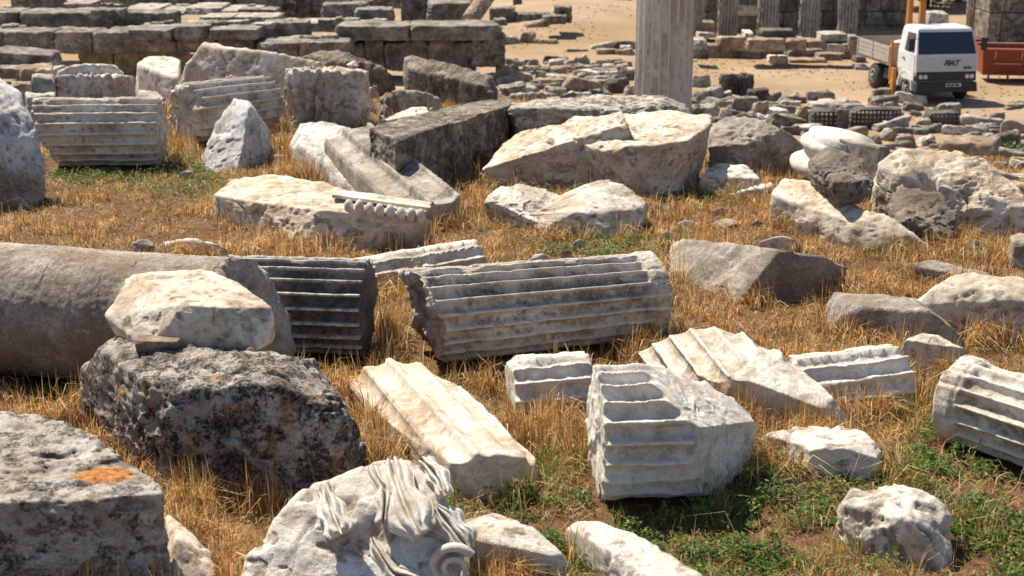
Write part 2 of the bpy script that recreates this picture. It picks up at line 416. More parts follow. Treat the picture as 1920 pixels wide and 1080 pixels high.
M['patina'] = stone('dark_patina_marble', (.50, .43, .35), (.78, .70, .60), dark=(.045, .04, .035), damt=.85, dscale=1.0, dth=.555, dsoft=.05, speck=1., wamt=.35, bump=.6, grain=.5)
M['blackfl'] = stone('black_crusted_marble', (.14, .13, .12), (.34, .32, .29), dark=(.03, .03, .035), damt=.85, dscale=5, dth=.48, dsoft=.06, speck=.6, wamt=.1, bump=.5, grain=.4)
M['drumstain'] = stone('soot_stained_marble', (.58, .48, .37), (.80, .71, .60), dark=(.05, .05, .055), damt=.9, dscale=2.2, dth=.54, dsoft=.06, speck=.7, wamt=.5, bump=.5)
M['lichen'] = stone('lichen_crusted_stone', (.58, .50, .41), (.86, .79, .69), dark=(.02, .018, .015), damt=1., dscale=5, dth=.492, dsoft=.025, speck=1., orange=.8, oth=.585, dirt_shade=.4, bump=1.0, grain=.5)
M['lichen2'] = stone('pale_lichen_stone', (.62, .54, .45), (.86, .80, .70), dark=(.03, .027, .022), damt=.95, dscale=4.5, dth=.53, dsoft=.03, speck=.85, orange=.7, oth=.65, bump=.9, grain=.45)
M['limestone'] = stone('dark_rough_limestone', (.32, .265, .20), (.66, .57, .46), dark=(.03, .026, .022), dirt_shade=.5, damt=.95, dscale=4, dth=.51, dsoft=.06, speck=.9, orange=.4, oth=.66, bump=1.0, grain=.5)
M['brown'] = stone('brown_rough_stone', (.24, .19, .15), (.52, .44, .36), dark=(.04, .03, .025), damt=.8, dscale=5, dth=.53, dsoft=.06, speck=.8, bump=1.0, grain=.5)
M['wall'] = stone('dark_foundation_stone', (.23, .205, .175), (.58, .53, .45), dark=(.04, .036, .032), damt=.75, dscale=1.6, dth=.52, dsoft=.06, speck=.6, bump=.9, grain=.4)
M['walltop'] = stone('pale_foundation_stone', (.40, .35, .28), (.66, .59, .49), damt=.6, dscale=1.6, dth=.58, speck=.5, bump=.7)
M['rub_a'] = stone('grey_rubble_stone', (.20, .175, .145), (.54, .48, .39), damt=.95, dirt_shade=.5, dscale=2.6, dth=.53, speck=.6, bump=.9)
M['rub_b'] = stone('pale_rubble_stone', (.42, .37, .30), (.72, .67, .58), damt=.6, dscale=2.6, dth=.57, speck=.5, bump=.8)
M['rub_c'] = stone('warm_rubble_stone', (.32, .22, .145), (.60, .48, .35), damt=.6, dscale=2.6, dth=.57, speck=.5, bump=.8)
M['dark'] = stone('nearly_black_stone', (.07, .065, .06), (.19, .17, .15), damt=.6, speck=.3, bump=.9)
M['column'] = stone('striped_column_marble', (.86, .68, .53), (.92, .85, .75), stretch=.13, dirt_shade=2.6, damt=.25, dth=.66, speck=.25, wamt=.6, warm=(.46, .26, .15), bump=.35)
def plain(name, c, rough=.6, metal=0, spec=.5, var=.15, bump=0, scale=6):
    m, t, b = newmat(name); tc = nd(t, 'ShaderNodeTexCoord')
    n = noise(t, tc.outputs['Object'], scale, 6, .65)
    g = ramp(t, n, [(.3, tuple(x * (1 - var) for x in c)), (.7, c)])
    t.links.new(g, b.inputs['Base Color']); b.inputs['Roughness'].default_value = rough; b.inputs['Metallic'].default_value = metal
    b.inputs['Specular IOR Level'].default_value = spec
    if bump:
        bp = nd(t, 'ShaderNodeBump'); bp.inputs['Strength'].default_value = bump; bp.inputs['Distance'].default_value = .02
        t.links.new(noise(t, tc.outputs['Object'], scale * 6, 6, .7), bp.inputs['Height']); t.links.new(bp.outputs[0], b.inputs['Normal'])
    return m
def ground_mat():
    m, t, b = newmat('dry_earth'); tc = nd(t, 'ShaderNodeTexCoord'); co = tc.outputs['Object']
    col = ramp(t, noise(t, co, .25, 8, .6), [(.35, (.26, .18, .115)), (.65, (.39, .29, .20))])
    col = mix(t, ramp(t, noise(t, co, .09, 6, .6, 0, 7), [(.46, 0.), (.60, .7)]), col, (.27, .185, .09))
    col = mix(t, ramp(t, noise(t, co, 5, 8, .75, 0, 3), [(.45, 0.), (.7, .6)]), col, (.30, .20, .11))
    col = mix(t, ramp(t, noise(t, co, 22, 5, .7, 0, 13), [(.62, 0.), (.7, .6)]), col, (.46, .39, .31))
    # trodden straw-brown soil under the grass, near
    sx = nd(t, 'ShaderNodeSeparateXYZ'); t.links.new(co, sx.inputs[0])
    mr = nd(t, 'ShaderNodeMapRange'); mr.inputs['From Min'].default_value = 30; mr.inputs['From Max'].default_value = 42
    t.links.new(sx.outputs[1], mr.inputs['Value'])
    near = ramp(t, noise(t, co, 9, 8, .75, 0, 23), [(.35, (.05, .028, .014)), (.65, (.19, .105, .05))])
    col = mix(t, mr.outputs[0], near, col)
    t.links.new(col, b.inputs['Base Color']); b.inputs['Roughness'].default_value = .95; b.inputs['Specular IOR Level'].default_value = .1
    bp = nd(t, 'ShaderNodeBump'); bp.inputs['Strength'].default_value = .6; bp.inputs['Distance'].default_value = .06
    t.links.new(noise(t, co, 6, 8, .7), bp.inputs['Height']); t.links.new(bp.outputs[0], b.inputs['Normal'])
    return m
def blade_mat(name, tl=.35):
    m, t, b = newmat(name); at = nd(t, 'ShaderNodeVertexColor'); at.layer_name = 'tint'
    t.links.new(at.outputs[0], b.inputs['Base Color']); b.inputs['Roughness'].default_value = .6; b.inputs['Specular IOR Level'].default_value = .3
    tr = nd(t, 'ShaderNodeBsdfTranslucent'); t.links.new(at.outputs[0], tr.inputs[0])
    mx = nd(t, 'ShaderNodeMixShader'); mx.inputs[0].default_value = tl
    t.links.new(b.outputs[0], mx.inputs[1]); t.links.new(tr.outputs[0], mx.inputs[2])
    t.links.new(mx.outputs[0], t.nodes['Material Output'].inputs[0]); return m
M['ground'] = ground_mat(); M['blade'] = blade_mat('dry_blades'); M['leaf'] = blade_mat('green_leaves', .4)

# ------------------------------------------------------------------ ground
def build_ground():
    xs = np.concatenate([-np.geomspace(1500, 16, 26), np.arange(-15.5, 26, .25), np.geomspace(27, 1500, 26)])
    ys = np.concatenate([np.array([-300, -60, -10, 0, 4]), np.arange(6, 60, .25), np.arange(60, 130, 1.), np.geomspace(132, 2500, 30)])
    X, Y = np.meshgrid(xs, ys); Z = gz(X, Y)
    V = np.stack([X, Y, Z], -1).reshape(-1, 3); nx = len(xs)
    i = np.arange(len(ys) - 1)[:, None] * nx; j = np.arange(nx - 1)[None]
    Fc = np.stack([i + j, i + j + 1, i + nx + j + 1, i + nx + j], -1).reshape(-1, 4)
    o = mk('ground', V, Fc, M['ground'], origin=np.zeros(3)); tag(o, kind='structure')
build_ground()

# ------------------------------------------------------------------ foreground and mid-ground stones
# points are (pixel x, pixel y, height) or (pixel x, pixel y of top, pixel y of the ground under it), unprojected onto the real terrain
R1 = rock('stone_block', 'squared block with white top and orange lichen patch in the bottom left corner', 'stone block', M['lichen2'],
     [(-200, 950, 1150), (160, 938, 1145), (318, 922, 1130), (-200, 740, .85), (0, 757, .85), (78, 775, .86), (155, 800, .85), (215, 834, .86), (262, 880, .86)],
     sub=7, k=70, chips=5, a1=.05, a2=.04, a3=.014, inset=1.0)
lichpatch(R1, [atz(195, 900, .86), atz(235, 920, .80), atz(180, 930, .72)], [.22, .19, .15])
rock('stone_block', 'big black and orange lichen crusted block carrying the white faceted boulder', 'stone block', M['lichen'],
     [(138, 622, .93), (196, 606, .95), (590, 676, 1.0), (300, 735, 930), (600, 716, 955), (655, 770, 945)], B=[(150, 800), (312, 935), (650, 965), (688, 872)],
     sub=7, k=60, chips=4, a1=.045, a2=.05, a3=.022, inset=1.0)
rock('boulder', 'white faceted boulder resting on the lichen crusted block', 'boulder', M['cream'],
     [(215, 628, .95), (270, 655, .95), (482, 660, .95), (512, 640, .96), (490, 605, .96), (240, 600, .96), (196, 592, 1.12),
      (350, 572, 1.38), (412, 577, 1.37), (516, 576, 1.30), (242, 512, 1.42), (388, 503, 1.46), (455, 535, 1.40), (517, 600, 1.1)],
     drop=False, sub=6, k=90, chips=2, a1=.02, a2=.014, sp=False)
rock('stone_slab', 'small flat tan stone lying in front of the white faceted boulder', 'stone', M['rub_c'],
     [(255, 661, .96), (334, 659, .96), (251, 640, 1.09), (341, 641, 1.09), (258, 626, 1.08), (338, 630, 1.08), (262, 645, .96), (335, 645, .96)],
     drop=False, sub=5, k=60, chips=3, a1=.01, a2=.006, sp=False)
A = cylc(-160, 446, .72); B = cylc(478, 484, .72)
drum('column_shaft', 'huge smooth unfluted column shaft lying at the left edge with dark speckled side', 'column shaft', M['patina'], A, B, .73, .71, n=0, dep=0, nl=200, endB=.16, endA=.02, rough=.012, wear=.03, slantB=-.25)
SH = COL.objects['column_shaft']; f0 = np.array([0, -.60, -.1]); dirt_shade_plane(SH, A + f0, B + f0, A + f0 + [0, .12, .3], .26, 1.3)  # shade of the shaft's front side, painted into its vertex tint
A = cylc(430, 477, .56); B = cylc(690, 484, .56)
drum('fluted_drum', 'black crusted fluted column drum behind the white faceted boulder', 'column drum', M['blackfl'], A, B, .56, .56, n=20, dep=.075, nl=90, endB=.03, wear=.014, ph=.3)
# low half-buried fluted piece
A = cylc(640, 486, .5, -.12); B = cylc(900, 445, .5, -.02)
rock('fluted_fragment', 'low half buried fluted slab between the black drum and the long fluted drum', 'column fragment', M['marble'], [], drop=False,
     raw=np.concatenate([ringpts(A, B, -.05, .54, (-60, -30, 0, 30, 60, 90, 120)), ringpts(A, B, 1., .54, (-60, -30, 0, 30, 60, 90, 120)), ringpts(A, B, 0, .3, (180, 270)), ringpts(A, B, 1., .3, (180, 270))]), sub=6, k=70, chips=2, fl=(A, B, .5, 15, .2, .07), a1=.02, a2=.02)
A = cylc(800, 497, .53); B = cylc(1228, 484, .50); A[1] -= .35; B[1] += .25
A = cylc(798, 498, .53); A[1] -= .15
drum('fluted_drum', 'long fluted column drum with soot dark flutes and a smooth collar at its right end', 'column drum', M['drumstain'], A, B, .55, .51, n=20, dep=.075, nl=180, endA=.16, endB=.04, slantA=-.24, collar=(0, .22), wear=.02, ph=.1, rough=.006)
A = grd(700, 760); B = grd(905, 985); A[2] = B[2] = -.12
A = grd(745, 735); B = grd(915, 930); A[2] = -.10; B[2] = -.08
rock('fluted_fragment', 'long fluted slab sloping down beside the lichen crusted block, straw in its flutes', 'column fragment', M['cream'],
     [(646, 712, .12), (690, 682, .38), (722, 668, .46), (795, 680, .46), (842, 702, .44), (930, 790, .44), (1020, 862, .30), (844, 868, 940), (898, 850, 945), (942, 862, 942), (990, 888, 918)],
     B=[(648, 745), (845, 940), (925, 945), (1022, 895)], sub=7, k=80, chips=1, fl=(A, B, .60, 14, .1, .085), a1=.02, a2=.014)
A = cylc(955, 668, .46, -.02); B = cylc(1106, 656, .46, .0)
rock('fluted_fragment', 'smallest fluted fragment, low in the straw before the long drum', 'column fragment', M['clean'], [], drop=False,
     raw=np.concatenate([ringpts(A, B, .0, .5, (-60, -30, 0, 30, 60, 90, 120)), ringpts(A, B, 1., .5, (-60, -30, 0, 30, 60, 90, 120)), ringpts(A, B, 0, .3, (180, 270)), ringpts(A, B, 1., .3, (180, 270))]), sub=6, k=70, chips=2, fl=(A, B, .46, 15, .3, .07), a1=.02, a2=.02)
A = cylc(1112, 681, .60); B = cylc(1440, 683, .60); B[1] += .1; A[1] -= .05
p1_, p2_, p3_ = atd(1220, 676, 12.12), atd(1332, 800, 11.58), atd(1426, 789, 12.45); p4_ = np.array([p3_[0], p3_[1], 0.])
rock('fluted_drum', 'broken half drum with horizontal white flutes and a smashed sloping right side', 'column drum', M['clean'], [], drop=False,
     raw=np.concatenate([ringpts(A, B, .01, .68), ringpts(A, B, 1., .68)]), planes=[(p1_, p2_, p3_), (p2_, p3_, p4_)], sub=7, k=110, chips=0, fl=(A, B, .60, 20, .35, .08), a1=.05, a2=.03, seed=812)
A = grd(1290, 640); B = grd(1500, 830); A[2] = .06; B[2] = -.32
rock('fluted_fragment', 'long rough boulder with two broken flutes on its upper left, sloping down to the right', 'column fragment', M['marble'],
     [(1182, 652, .40), (1250, 608, .72), (1332, 595, .80), (1382, 604, .78), (1480, 665, .62), (1560, 738, .42), (1592, 785, .28), (1262, 675, 742), (1370, 700, 790), (1470, 712, 800), (1556, 768, 806)],
     B=[(1188, 672), (1592, 802)], sub=7, k=70, chips=2, fl=(A, B, .86, 24, .25, .07), a1=.03, a2=.022)
A = cylc(1490, 664, .52, -.02); B = cylc(1684, 640, .52, .02)
rock('fluted_fragment', 'white fluted slab rising to the right between two boulders', 'column fragment', M['clean'], [], drop=False,
     raw=np.concatenate([ringpts(A, B, -.02, .56, (-70, -40, -10, 20, 50, 80, 110)), ringpts(A, B, 1., .58, (-80, -50, -20, 10, 40, 70, 100)), ringpts(A, B, 0, .35, (180, 270)), ringpts(A, B, 1., .35, (180, 270))]), sub=7, k=70, chips=2, fl=(A, B, .52, 16, .15, .075), a1=.03, a2=.02)
A = cylc(1800, 668, .42); B = cylc(2120, 762, .42)
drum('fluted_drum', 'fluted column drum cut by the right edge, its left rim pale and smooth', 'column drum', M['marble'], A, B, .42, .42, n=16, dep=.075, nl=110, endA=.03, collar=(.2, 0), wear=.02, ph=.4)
rock('boulder', 'broad pale boulder at the right edge above the fluted white slab', 'boulder', M['marble'],
     [(1668, 575, .3), (1742, 518, .62), (1830, 510, .66), (1970, 524, .72), (1745, 534, .58), (1905, 545, .62), (1960, 560, .6)], B=[(1662, 592), (1800, 622), (1882, 645), (1990, 660)], sub=6, k=60, chips=4, a1=.05, a2=.03)
rock('stone_slab', 'flat pale slab just behind the broad pale boulder', 'stone slab', M['grey'],
     [(1690, 494, .14), (1760, 484, .25), (1872, 516, .2), (1800, 514, .2)], sub=5, k=50, a2=.02)
rock('boulder', 'grey shaded boulder with a rounded hump left of the broad pale boulder', 'boulder', M['grey'],
     [(1548, 598, .15), (1577, 567, .36), (1625, 574, .42), (1740, 582, .52), (1790, 618, .34), (1816, 645, .1)], B=[(1600, 640), (1700, 655), (1815, 655)], back=.5, sub=6, k=50, chips=2, a1=.04)
rock('boulder', 'small pale block wedged before the grey shaded boulder', 'boulder', M['marble'],
     [(1690, 638, .34), (1745, 621, .42), (1812, 652, .34), (1802, 670, 705), (1722, 682, 702)], B=[(1692, 692)], sub=6, k=70, chips=2, a1=.03)
RB = rock('stone_block', 'angular block with pale left face and dark front right of the long drum', 'stone block', M['grey'],
     [(1256, 458, .14), (1277, 447, .28), (1443, 463, .71), (1548, 481, 562), (1592, 502, .36)], B=[(1256, 506), (1296, 540), (1387, 572), (1545, 566), (1578, 556)], sub=6, k=110, chips=1, a1=.02, a2=.02)
dirt_shade_plane(RB, atz(1443, 464, .71), grd(1387, 572), grd(1545, 566), .10, 1.6)  # front facet: patina stain with its shade painted in
rock('stone', 'small pale hump of stone just behind the angular two faced block', 'stone', M['cream'],
     [(1412, 456, .25), (1455, 437, .4), (1492, 446, .35), (1528, 476, .1)], sub=5, k=30, a2=.015)
rock('stone_slab', 'flat white slab with a shaded undercut front right of the broken half drum', 'stone slab', M['clean'],
     [(1425, 812, .22), (1510, 796, .34), (1602, 800, .38), (1648, 828, .38), (1520, 838, 895), (1645, 846, 905)], B=[(1656, 890)], sub=6, k=50, chips=3, a1=.03, a2=.02)
rock('boulder', 'rounded white boulder alone in the green growth near the bottom right', 'boulder', M['marble'],
     [(1570, 935, .38), (1602, 908, .46), (1680, 905, .50), (1760, 935, .44), (1794, 965, .34), (1700, 975, 1068), (1580, 955, 1020)], B=[(1562, 1000), (1600, 1040), (1700, 1075), (1778, 1080), (1796, 1010)], sub=6, k=26, chips=4, a1=.04, a2=.035, a3=.008)
rock('stone_slab', 'bright white pointed slab cut by the bottom edge in the middle', 'stone slab', M['clean'],
     [(1056, 988, .12), (1082, 972, .22), (1130, 978, .3), (1235, 1020, .32), (1330, 1085, .32), (1420, 1170, .2), (1110, 1010, 1075), (1240, 1090, 1160)], B=[(1062, 1020), (1150, 1090), (1260, 1200)], sub=6, k=45, a1=.03)
rock('stone_slab', 'curved grey slab with a bright upper rim between the carved capital and the pointed white slab', 'stone slab', M['marble'],
     [(852, 970, .30), (925, 958, .38), (1000, 985, .36), (1066, 1048, .24), (980, 1010, .30), (880, 1010, 1110)], B=[(880, 1110), (1068, 1090)], sub=6, k=60, a1=.03)
rock('boulder', 'low pale rock squeezed between the bottom left block and the carved capital', 'boulder', M['cream'],
     [(310, 955, .34), (345, 982, .34), (398, 1032, .28), (412, 1090, .22), (330, 1010, 1110)], B=[(310, 1150), (412, 1150)], sub=5, k=50, a2=.02)
# egg and dart block
t = empty('carved_block', grd(620, 470)); tag(t, 'long carved block with a row of egg shaped mouldings along its front edge', 'carved block'); o0 = np.array(t.location)
P = rpts([(402, 366, .42), (442, 328, .52), (484, 322, .56), (655, 348, .60), (735, 370, .56), (808, 403, .50), (478, 378, 442), (600, 394, 468), (790, 412, 450)], B=[(400, 392), (480, 440), (565, 476), (645, 470), (745, 456), (802, 430)], inset=.97)
V, Fc = star(P, sub=7, k=80, chips=2, a1=.03, a2=.03, seed=901, dents=[(atz(545, 375, .5), .22, .12), (atz(480, 405, .25), .2, .10)]); splat(V); d_ = DIRT
dattr(mk('body', V - o0, Fc, M['cream'], t), d_)
ev, ef = [], []; U, Fi = ico(3)
for i, (ex, ey) in enumerate(((654, 388), (674, 390), (693, 393), (712, 396), (732, 399), (752, 402), (771, 404), (789, 407))):
    c = fpv(V, ex, ey, .02 + .01 * (i % 2)); Q = c + U * np.array([.072, .085, .115 + .012 * math.sin(i * 2.1)]); Q += .006 * fbm(Q, 14, 3, i)[:, None]
    ef += (Fi + len(ev) * len(U)).tolist(); ev.append(Q)
mk('egg_moulding', np.concatenate(ev) - o0, [tuple(f) for f in ef], M['marble'], t)
lp = []
for (ex, ey) in ((622, 371), (700, 380), (808, 396)):
    c = fpv(V, ex, ey, .10); lp += [c, c + [0, 0, .05], c + [0, .35, .06], c + [0, .35, -.02]]
sv, sf = star(np.array(lp), sub=6, k=60, chips=2, a1=.015, a2=.012, seed=77)
mk('ledge', sv - o0, sf, M['marble'], t)
rock('boulder', 'upright pointed grey white boulder behind the egg moulded block', 'boulder', M['bluish'],
     [(436, 184, 296), (466, 188, 292), (508, 245, 286), (400, 238, 305), (474, 206, 306)], B=[(369, 316), (403, 326), (442, 328), (500, 302), (513, 275)], inset=.8, sub=6, k=70, chips=2, a1=.05, a2=.025)
# cornice pieces
rock('carved_block', 'pale blue white slab with a straight edge leaning against the dark moulded cornice', 'carved block', M['bluish'],
     [(537, 258, .34), (562, 229, .52), (610, 226, .62), (655, 236, .72), (712, 320, .36), (560, 272, 315)], B=[(540, 295), (600, 338), (700, 382), (780, 402)], sub=6, k=110, chips=1, a1=.02, a2=.012)
def prism(A, B, prof, seg=60, seed=0, amp=.01, endamp=.02):
    A = np.array(A, float); B = np.array(B, float); ax = (B - A) / np.linalg.norm(B - A)
    s = np.cross(ax, [0, 0, 1.]); s /= np.linalg.norm(s); u = np.cross(s, ax)
    pr = []
    for i in range(len(prof)):
        a, b = np.array(prof[i]), np.array(prof[(i + 1) % len(prof)]); n = max(1, int(np.linalg.norm(b - a) / .035))
        pr += [a + (b - a) * j / n for j in range(n)]
    pr = np.array(pr); m = len(pr); c = pr.mean(0); rows = []
    ss = np.linspace(0, 1, seg); L = np.linalg.norm(B - A)
    plan = [(0, k_ / 6) for k_ in range(1, 6)] + [(x, 1) for x in ss] + [(1, k_ / 6) for k_ in range(5, 0, -1)]
    for x, sh in plan:
        q = c + (pr - c) * sh; Q = A + ax * (x * L) + np.outer(q[:, 0], s) + np.outer(q[:, 1], u)
        nn = amp * fbm(Q, 3, 4, seed) + amp * .6 * fbm(Q, 14, 3, seed + 4); d = np.outer(pr[:, 0] - c[0], s) + np.outer(pr[:, 1] - c[1], u)
        d /= np.linalg.norm(d, axis=1)[:, None] + 1e-9; Q = Q + d * nn[:, None]
        e = endamp * fbm(Q, 4, 4, seed + 9) * (1 if x < .5 else -1) * max(0, 1 - min(x, 1 - x) * 8); Q = Q + np.outer(e, ax); rows.append(Q)
    V = np.concatenate(rows); nr = len(rows); i = np.arange(nr - 1)[:, None] * m; j = np.arange(m)[None]; j2 = (j + 1) % m
    Fc = np.stack([i + j, i + j2, i + m + j2, i + m + j], -1).reshape(-1, 4).tolist()
    return V, [tuple(f) for f in Fc] + [tuple(range(m))[::-1], tuple(range((nr - 1) * m, nr * m))]
A = atz(652, 250, .72); B = atz(818, 392, .30)
V, Fc = prism(A, B, [(-.42, .18), (-.36, .19), (-.33, .11), (.02, .06), (.05, .12), (.10, .12), (.13, -.02), (.38, -.10), (.42, -.06), (.46, -.16), (.44, -.62), (-.40, -.62)], 90, 5, .016, .08); splat(V)
tag(mk('cornice', V, Fc, M['patina']), 'long moulded cornice with raised edges and a dark blue stained hollow, sloping down to the right', 'cornice')
# big pale boulder centre right
T1 = [(1336, 216, 1.12), (1255, 206, 1.12), (1090, 215, 1.08), (1028, 224, 1.0), (1330, 236, 350), (1290, 264, 368), (1200, 277, 374), (1135, 284, 368), (1060, 264, 350)]
R30 = rock('boulder', 'biggest flat topped white boulder in the centre right with a brown stained front', 'boulder', M['cream'], T1, inset=.84, sub=7, k=60, chips=2, a1=.06, a2=.035, a3=.008,
     extra=[([(903, 318, .28), (960, 252, .72), (1030, 226, .98), (1072, 262, .88), (1075, 300, 352), (1005, 290, 345), (930, 300, 342)], [(900, 335)], None, .95)],
     dents=[(atz(1015, 270, .75), .28, .22)])
dirt_shade_plane(R30, up(1200, 277, 374), up(1330, 236, 350), grd(1250, 362), .16, .75)
rock('boulder', 'broad brown topped boulder just right of the biggest white boulder', 'boulder', M['grey'],
     [(1326, 226, .9), (1390, 217, 1.0), (1466, 238, .9), (1512, 268, .62), (1325, 276, 334), (1400, 268, 337), (1475, 274, 330)], sub=6, k=30, chips=3, a1=.06, a2=.04, inset=.9)
rock('boulder', 'wavy white boulder with a hollow brown underside in front of the biggest boulder', 'boulder', M['marble'],
     [(902, 368, .40), (938, 350, .46), (1000, 343, .52), (1060, 372, .36), (985, 382, .30)], inset=.75, sub=7, k=40, chips=2, a1=.05, a2=.03, B=[(960, 425), (1060, 445)], 
     extra=[([(1040, 370, .36), (1098, 345, .60), (1138, 332, .68), (1168, 340, .66), (1222, 386, .40), (1075, 405, .32), (1060, 380, .35)], [(1075, 448), (1120, 452), (1200, 442), (1224, 412)], None, .9)],
     dents=[(atz(1030, 365, .45), .2, .12)])
rock('stone', 'white rounded stone right under the broad brown topped boulder', 'stone', M['clean'],
     [(1308, 330, .3), (1345, 303, .42), (1402, 308, .42), (1442, 336, .26)], B=[(1305, 362), (1400, 362)], sub=5, k=30, a2=.02)
rock('stone_slab', 'thin white slab pointing to the lower left beside the rounded white stone', 'stone slab', M['clean'],
     [(1345, 369, .08), (1400, 352, .16), (1448, 338, .22), (1452, 350, .15)], sub=4, k=50, a1=.01)
rock('boulder', 'long curved cream slab with a bright hollow top cradling a dark round stone', 'boulder', M['cream'],
     [(1442, 360, .55), (1468, 333, .66), (1530, 338, .66), (1566, 372, .58), (1640, 408, .42), (1620, 425, 470)], B=[(1472, 408), (1530, 448), (1610, 472)], inset=.9, sub=6, k=60, chips=1, a1=.04, a2=.02,
     extra=[([(1600, 425, .35), (1640, 398, .52), (1662, 402, .52), (1700, 440, .3), (1760, 470, .1)], [(1620, 474), (1700, 478)])])
rock('boulder', 'dark pitted round stone lying in the hollow of the curved cream slab', 'boulder', M['brown'],
     [(1520, 305, 1.0), (1560, 284, 1.16), (1622, 298, 1.12), (1642, 345, .85), (1612, 385, .55), (1572, 390, .50), (1526, 355, .62), (1560, 340, .95)], drop=False, back=.4, sub=6, k=22, chips=3, a1=.05, a2=.05, a3=.015, sp=False)
rock('boulder', 'huge pale domed boulder at the right edge with a dark hole in its flank', 'boulder', M['cream'],
     [(1618, 304, .92), (1700, 275, 1.22), (1782, 277, 1.22), (1850, 302, 1.0), (1922, 368, .62), (1975, 400, .5), (1700, 330, .85), (1800, 350, .75)], B=[(1640, 420), (1720, 440), (1810, 448), (1920, 440), (2000, 440)], sub=7, k=40, chips=10, a1=.06, a2=.04, a3=.01,
     dents=[(atz(1722, 346, .75), .33, .42), (atz(1822, 366, .62), .25, .12)])
rock('boulder', 'dark grey rough lump at the foot of the domed boulder', 'boulder', M['brown'],
     [(1652, 378, .52), (1692, 345, .74), (1762, 350, .74), (1802, 400, .5), (1795, 440, .3), (1700, 410, .5)], B=[(1660, 462), (1792, 464)], sub=6, k=24, chips=4, a1=.06, a2=.05, a3=.02)
rock('stone', 'dark stone half hidden in dry grass below the rough grey lump', 'stone', M['limestone'],
     [(1785, 460, .2), (1820, 446, .3), (1870, 462, .2)], B=[(1790, 490), (1860, 492)], sub=5, k=25, a2=.03)
rock('stone_block', 'squared pale stone cut by the right edge above the broad pale boulder', 'stone block', M['rub_b'],
     [(1892, 438, .42), (1960, 430, .42), (1900, 452, 505), (1960, 452, 505)], sub=5, k=40, a2=.02)
# attic column base and a moulded scrap behind
def lathe(prof, c, axis, seed=0, m=160, amp=.006):
    ax = np.array(axis, float); ax /= np.linalg.norm(ax); e1 = np.cross(ax, [0, 1, 0]); e1 /= np.linalg.norm(e1); e2 = np.cross(ax, e1)
    th = np.arange(m) / m * 2 * math.pi; d = np.outer(np.cos(th), e1) + np.outer(np.sin(th), e2); rows = []
    for r, h in prof:
        Q = np.array(c) + ax * h + d * r; rows.append(Q + d * (amp * 3 * fbm(Q, 3, 4, seed))[:, None])
    V = np.concatenate(rows); nr = len(prof); i = np.arange(nr - 1)[:, None] * m; j = np.arange(m)[None]; j2 = (j + 1) % m
    return V, [tuple(f) for f in np.stack([i + j, i + j2, i + m + j2, i + m + j], -1).reshape(-1, 4).tolist()] + [tuple(range(m))[::-1], tuple(range((nr - 1) * m, nr * m))]
def torus_prof(r, h0, h1, bulge, n=10):
    return [(r + bulge * math.cos(a), (h0 + h1) / 2 + (h1 - h0) / 2 * math.sin(a)) for a in np.linspace(-math.pi / 2, math.pi / 2, n)]
pr = [(.05, 0), (.62, 0)] + torus_prof(.66, .02, .26, .11) + [(.63, .28), (.60, .32), (.58, .38), (.60, .42)] + torus_prof(.60, .44, .62, .08) + [(.57, .64), (.57, .72), (.05, .72)]
c = atz(1560, 330, .25); V, Fc = lathe(pr, c, (.16, -.10, 1), 3); splat(V)
tag(mk('carved_plinth', V, Fc, M['clean']), 'white round column base with two rings behind the dark pitted stone', 'column base')
A = atz(1592, 284, .75); B = atz(1668, 300, .75)
V, Fc = prism(A, B, [(-.25, -.6), (-.25, .0), (-.15, .02), (-.13, .12), (.0, .13), (.02, .22), (.2, .24), (.25, .24), (.25, -.6)], 30, 8, .01, .03)
tag(mk('moulded_fragment', V, Fc, M['grey']), 'grey moulded scrap with stepped ridges beside the white column base', 'carved fragment')
# long beams
rock('stone_beam', 'long dark limestone beam running back from the cornice to the centre', 'stone beam', M['limestone'],
     [(742, 260, 1.1), (955, 199, 1.1), (690, 240, 1.1), (872, 188, 1.1), (962, 184, 1.1)], inset=1.0, sub=7, k=110, chips=2, a1=.05, a2=.03, a3=.012)
rock('stone_beam', 'narrow lichen topped beam reaching to the foot of the standing column', 'stone beam', M['lichen2'],
     [(958, 203, 1.1), (1140, 196, 1.1), (1252, 196, 1.1), (1302, 216, .92), (950, 184, 1.1), (1140, 178, 1.12), (1240, 177, 1.12), (1296, 198, .95)], inset=1.0, sub=7, k=60, chips=3, a1=.06, a2=.05, a3=.015)
rock('boulder', 'grey boulder with a small green plant behind the long dark beam', 'boulder', M['grey'],
     [(697, 184, 226), (742, 165, .78), (800, 170, .78), (836, 186, 216)], B=[(700, 232), (760, 232), (832, 222)], sub=6, k=24, chips=5, a1=.05, a2=.04)
rock('stone_slab', 'narrow white slab in front of the grey boulder with the green plant', 'stone slab', M['clean'],
     [(704, 229, .22), (772, 200, .42), (800, 199, .46), (806, 212, .4)], B=[(710, 240), (800, 232)], sub=5, k=60, a1=.015)
rock('stone', 'pointed pyramid shaped grey stone before the long dark squared block', 'stone', M['grey'],
     [(822, 137, 196)], B=[(782, 192), (852, 192), (818, 202), (820, 180)], zb=-.1, sub=5, k=60, a2=.015, drop=False)
rock('stone_block', 'long dark squared block with an orange lichen end left of the rubble', 'stone block', M['limestone'],
     [(757, 107, 1.0), (770, 103, 1.02), (850, 120, 1.0), (936, 146, .82), (928, 155, .8), (764, 117, .95)], B=[(756, 182), (930, 215)], inset=1.0, sub=6, k=70, chips=2, a1=.05, a2=.04)
rock('boulder', 'long low brown pitted rock behind the carved capital with a sloping back', 'boulder', M['brown'],
     [(556, 96, 1.0), (602, 88, 1.1), (664, 102, 1.0), (722, 126, .8), (752, 152, .5), (620, 110, .95)], B=[(560, 170), (740, 190)], sub=6, k=24, chips=3, a1=.07, a2=.08, a3=.03)
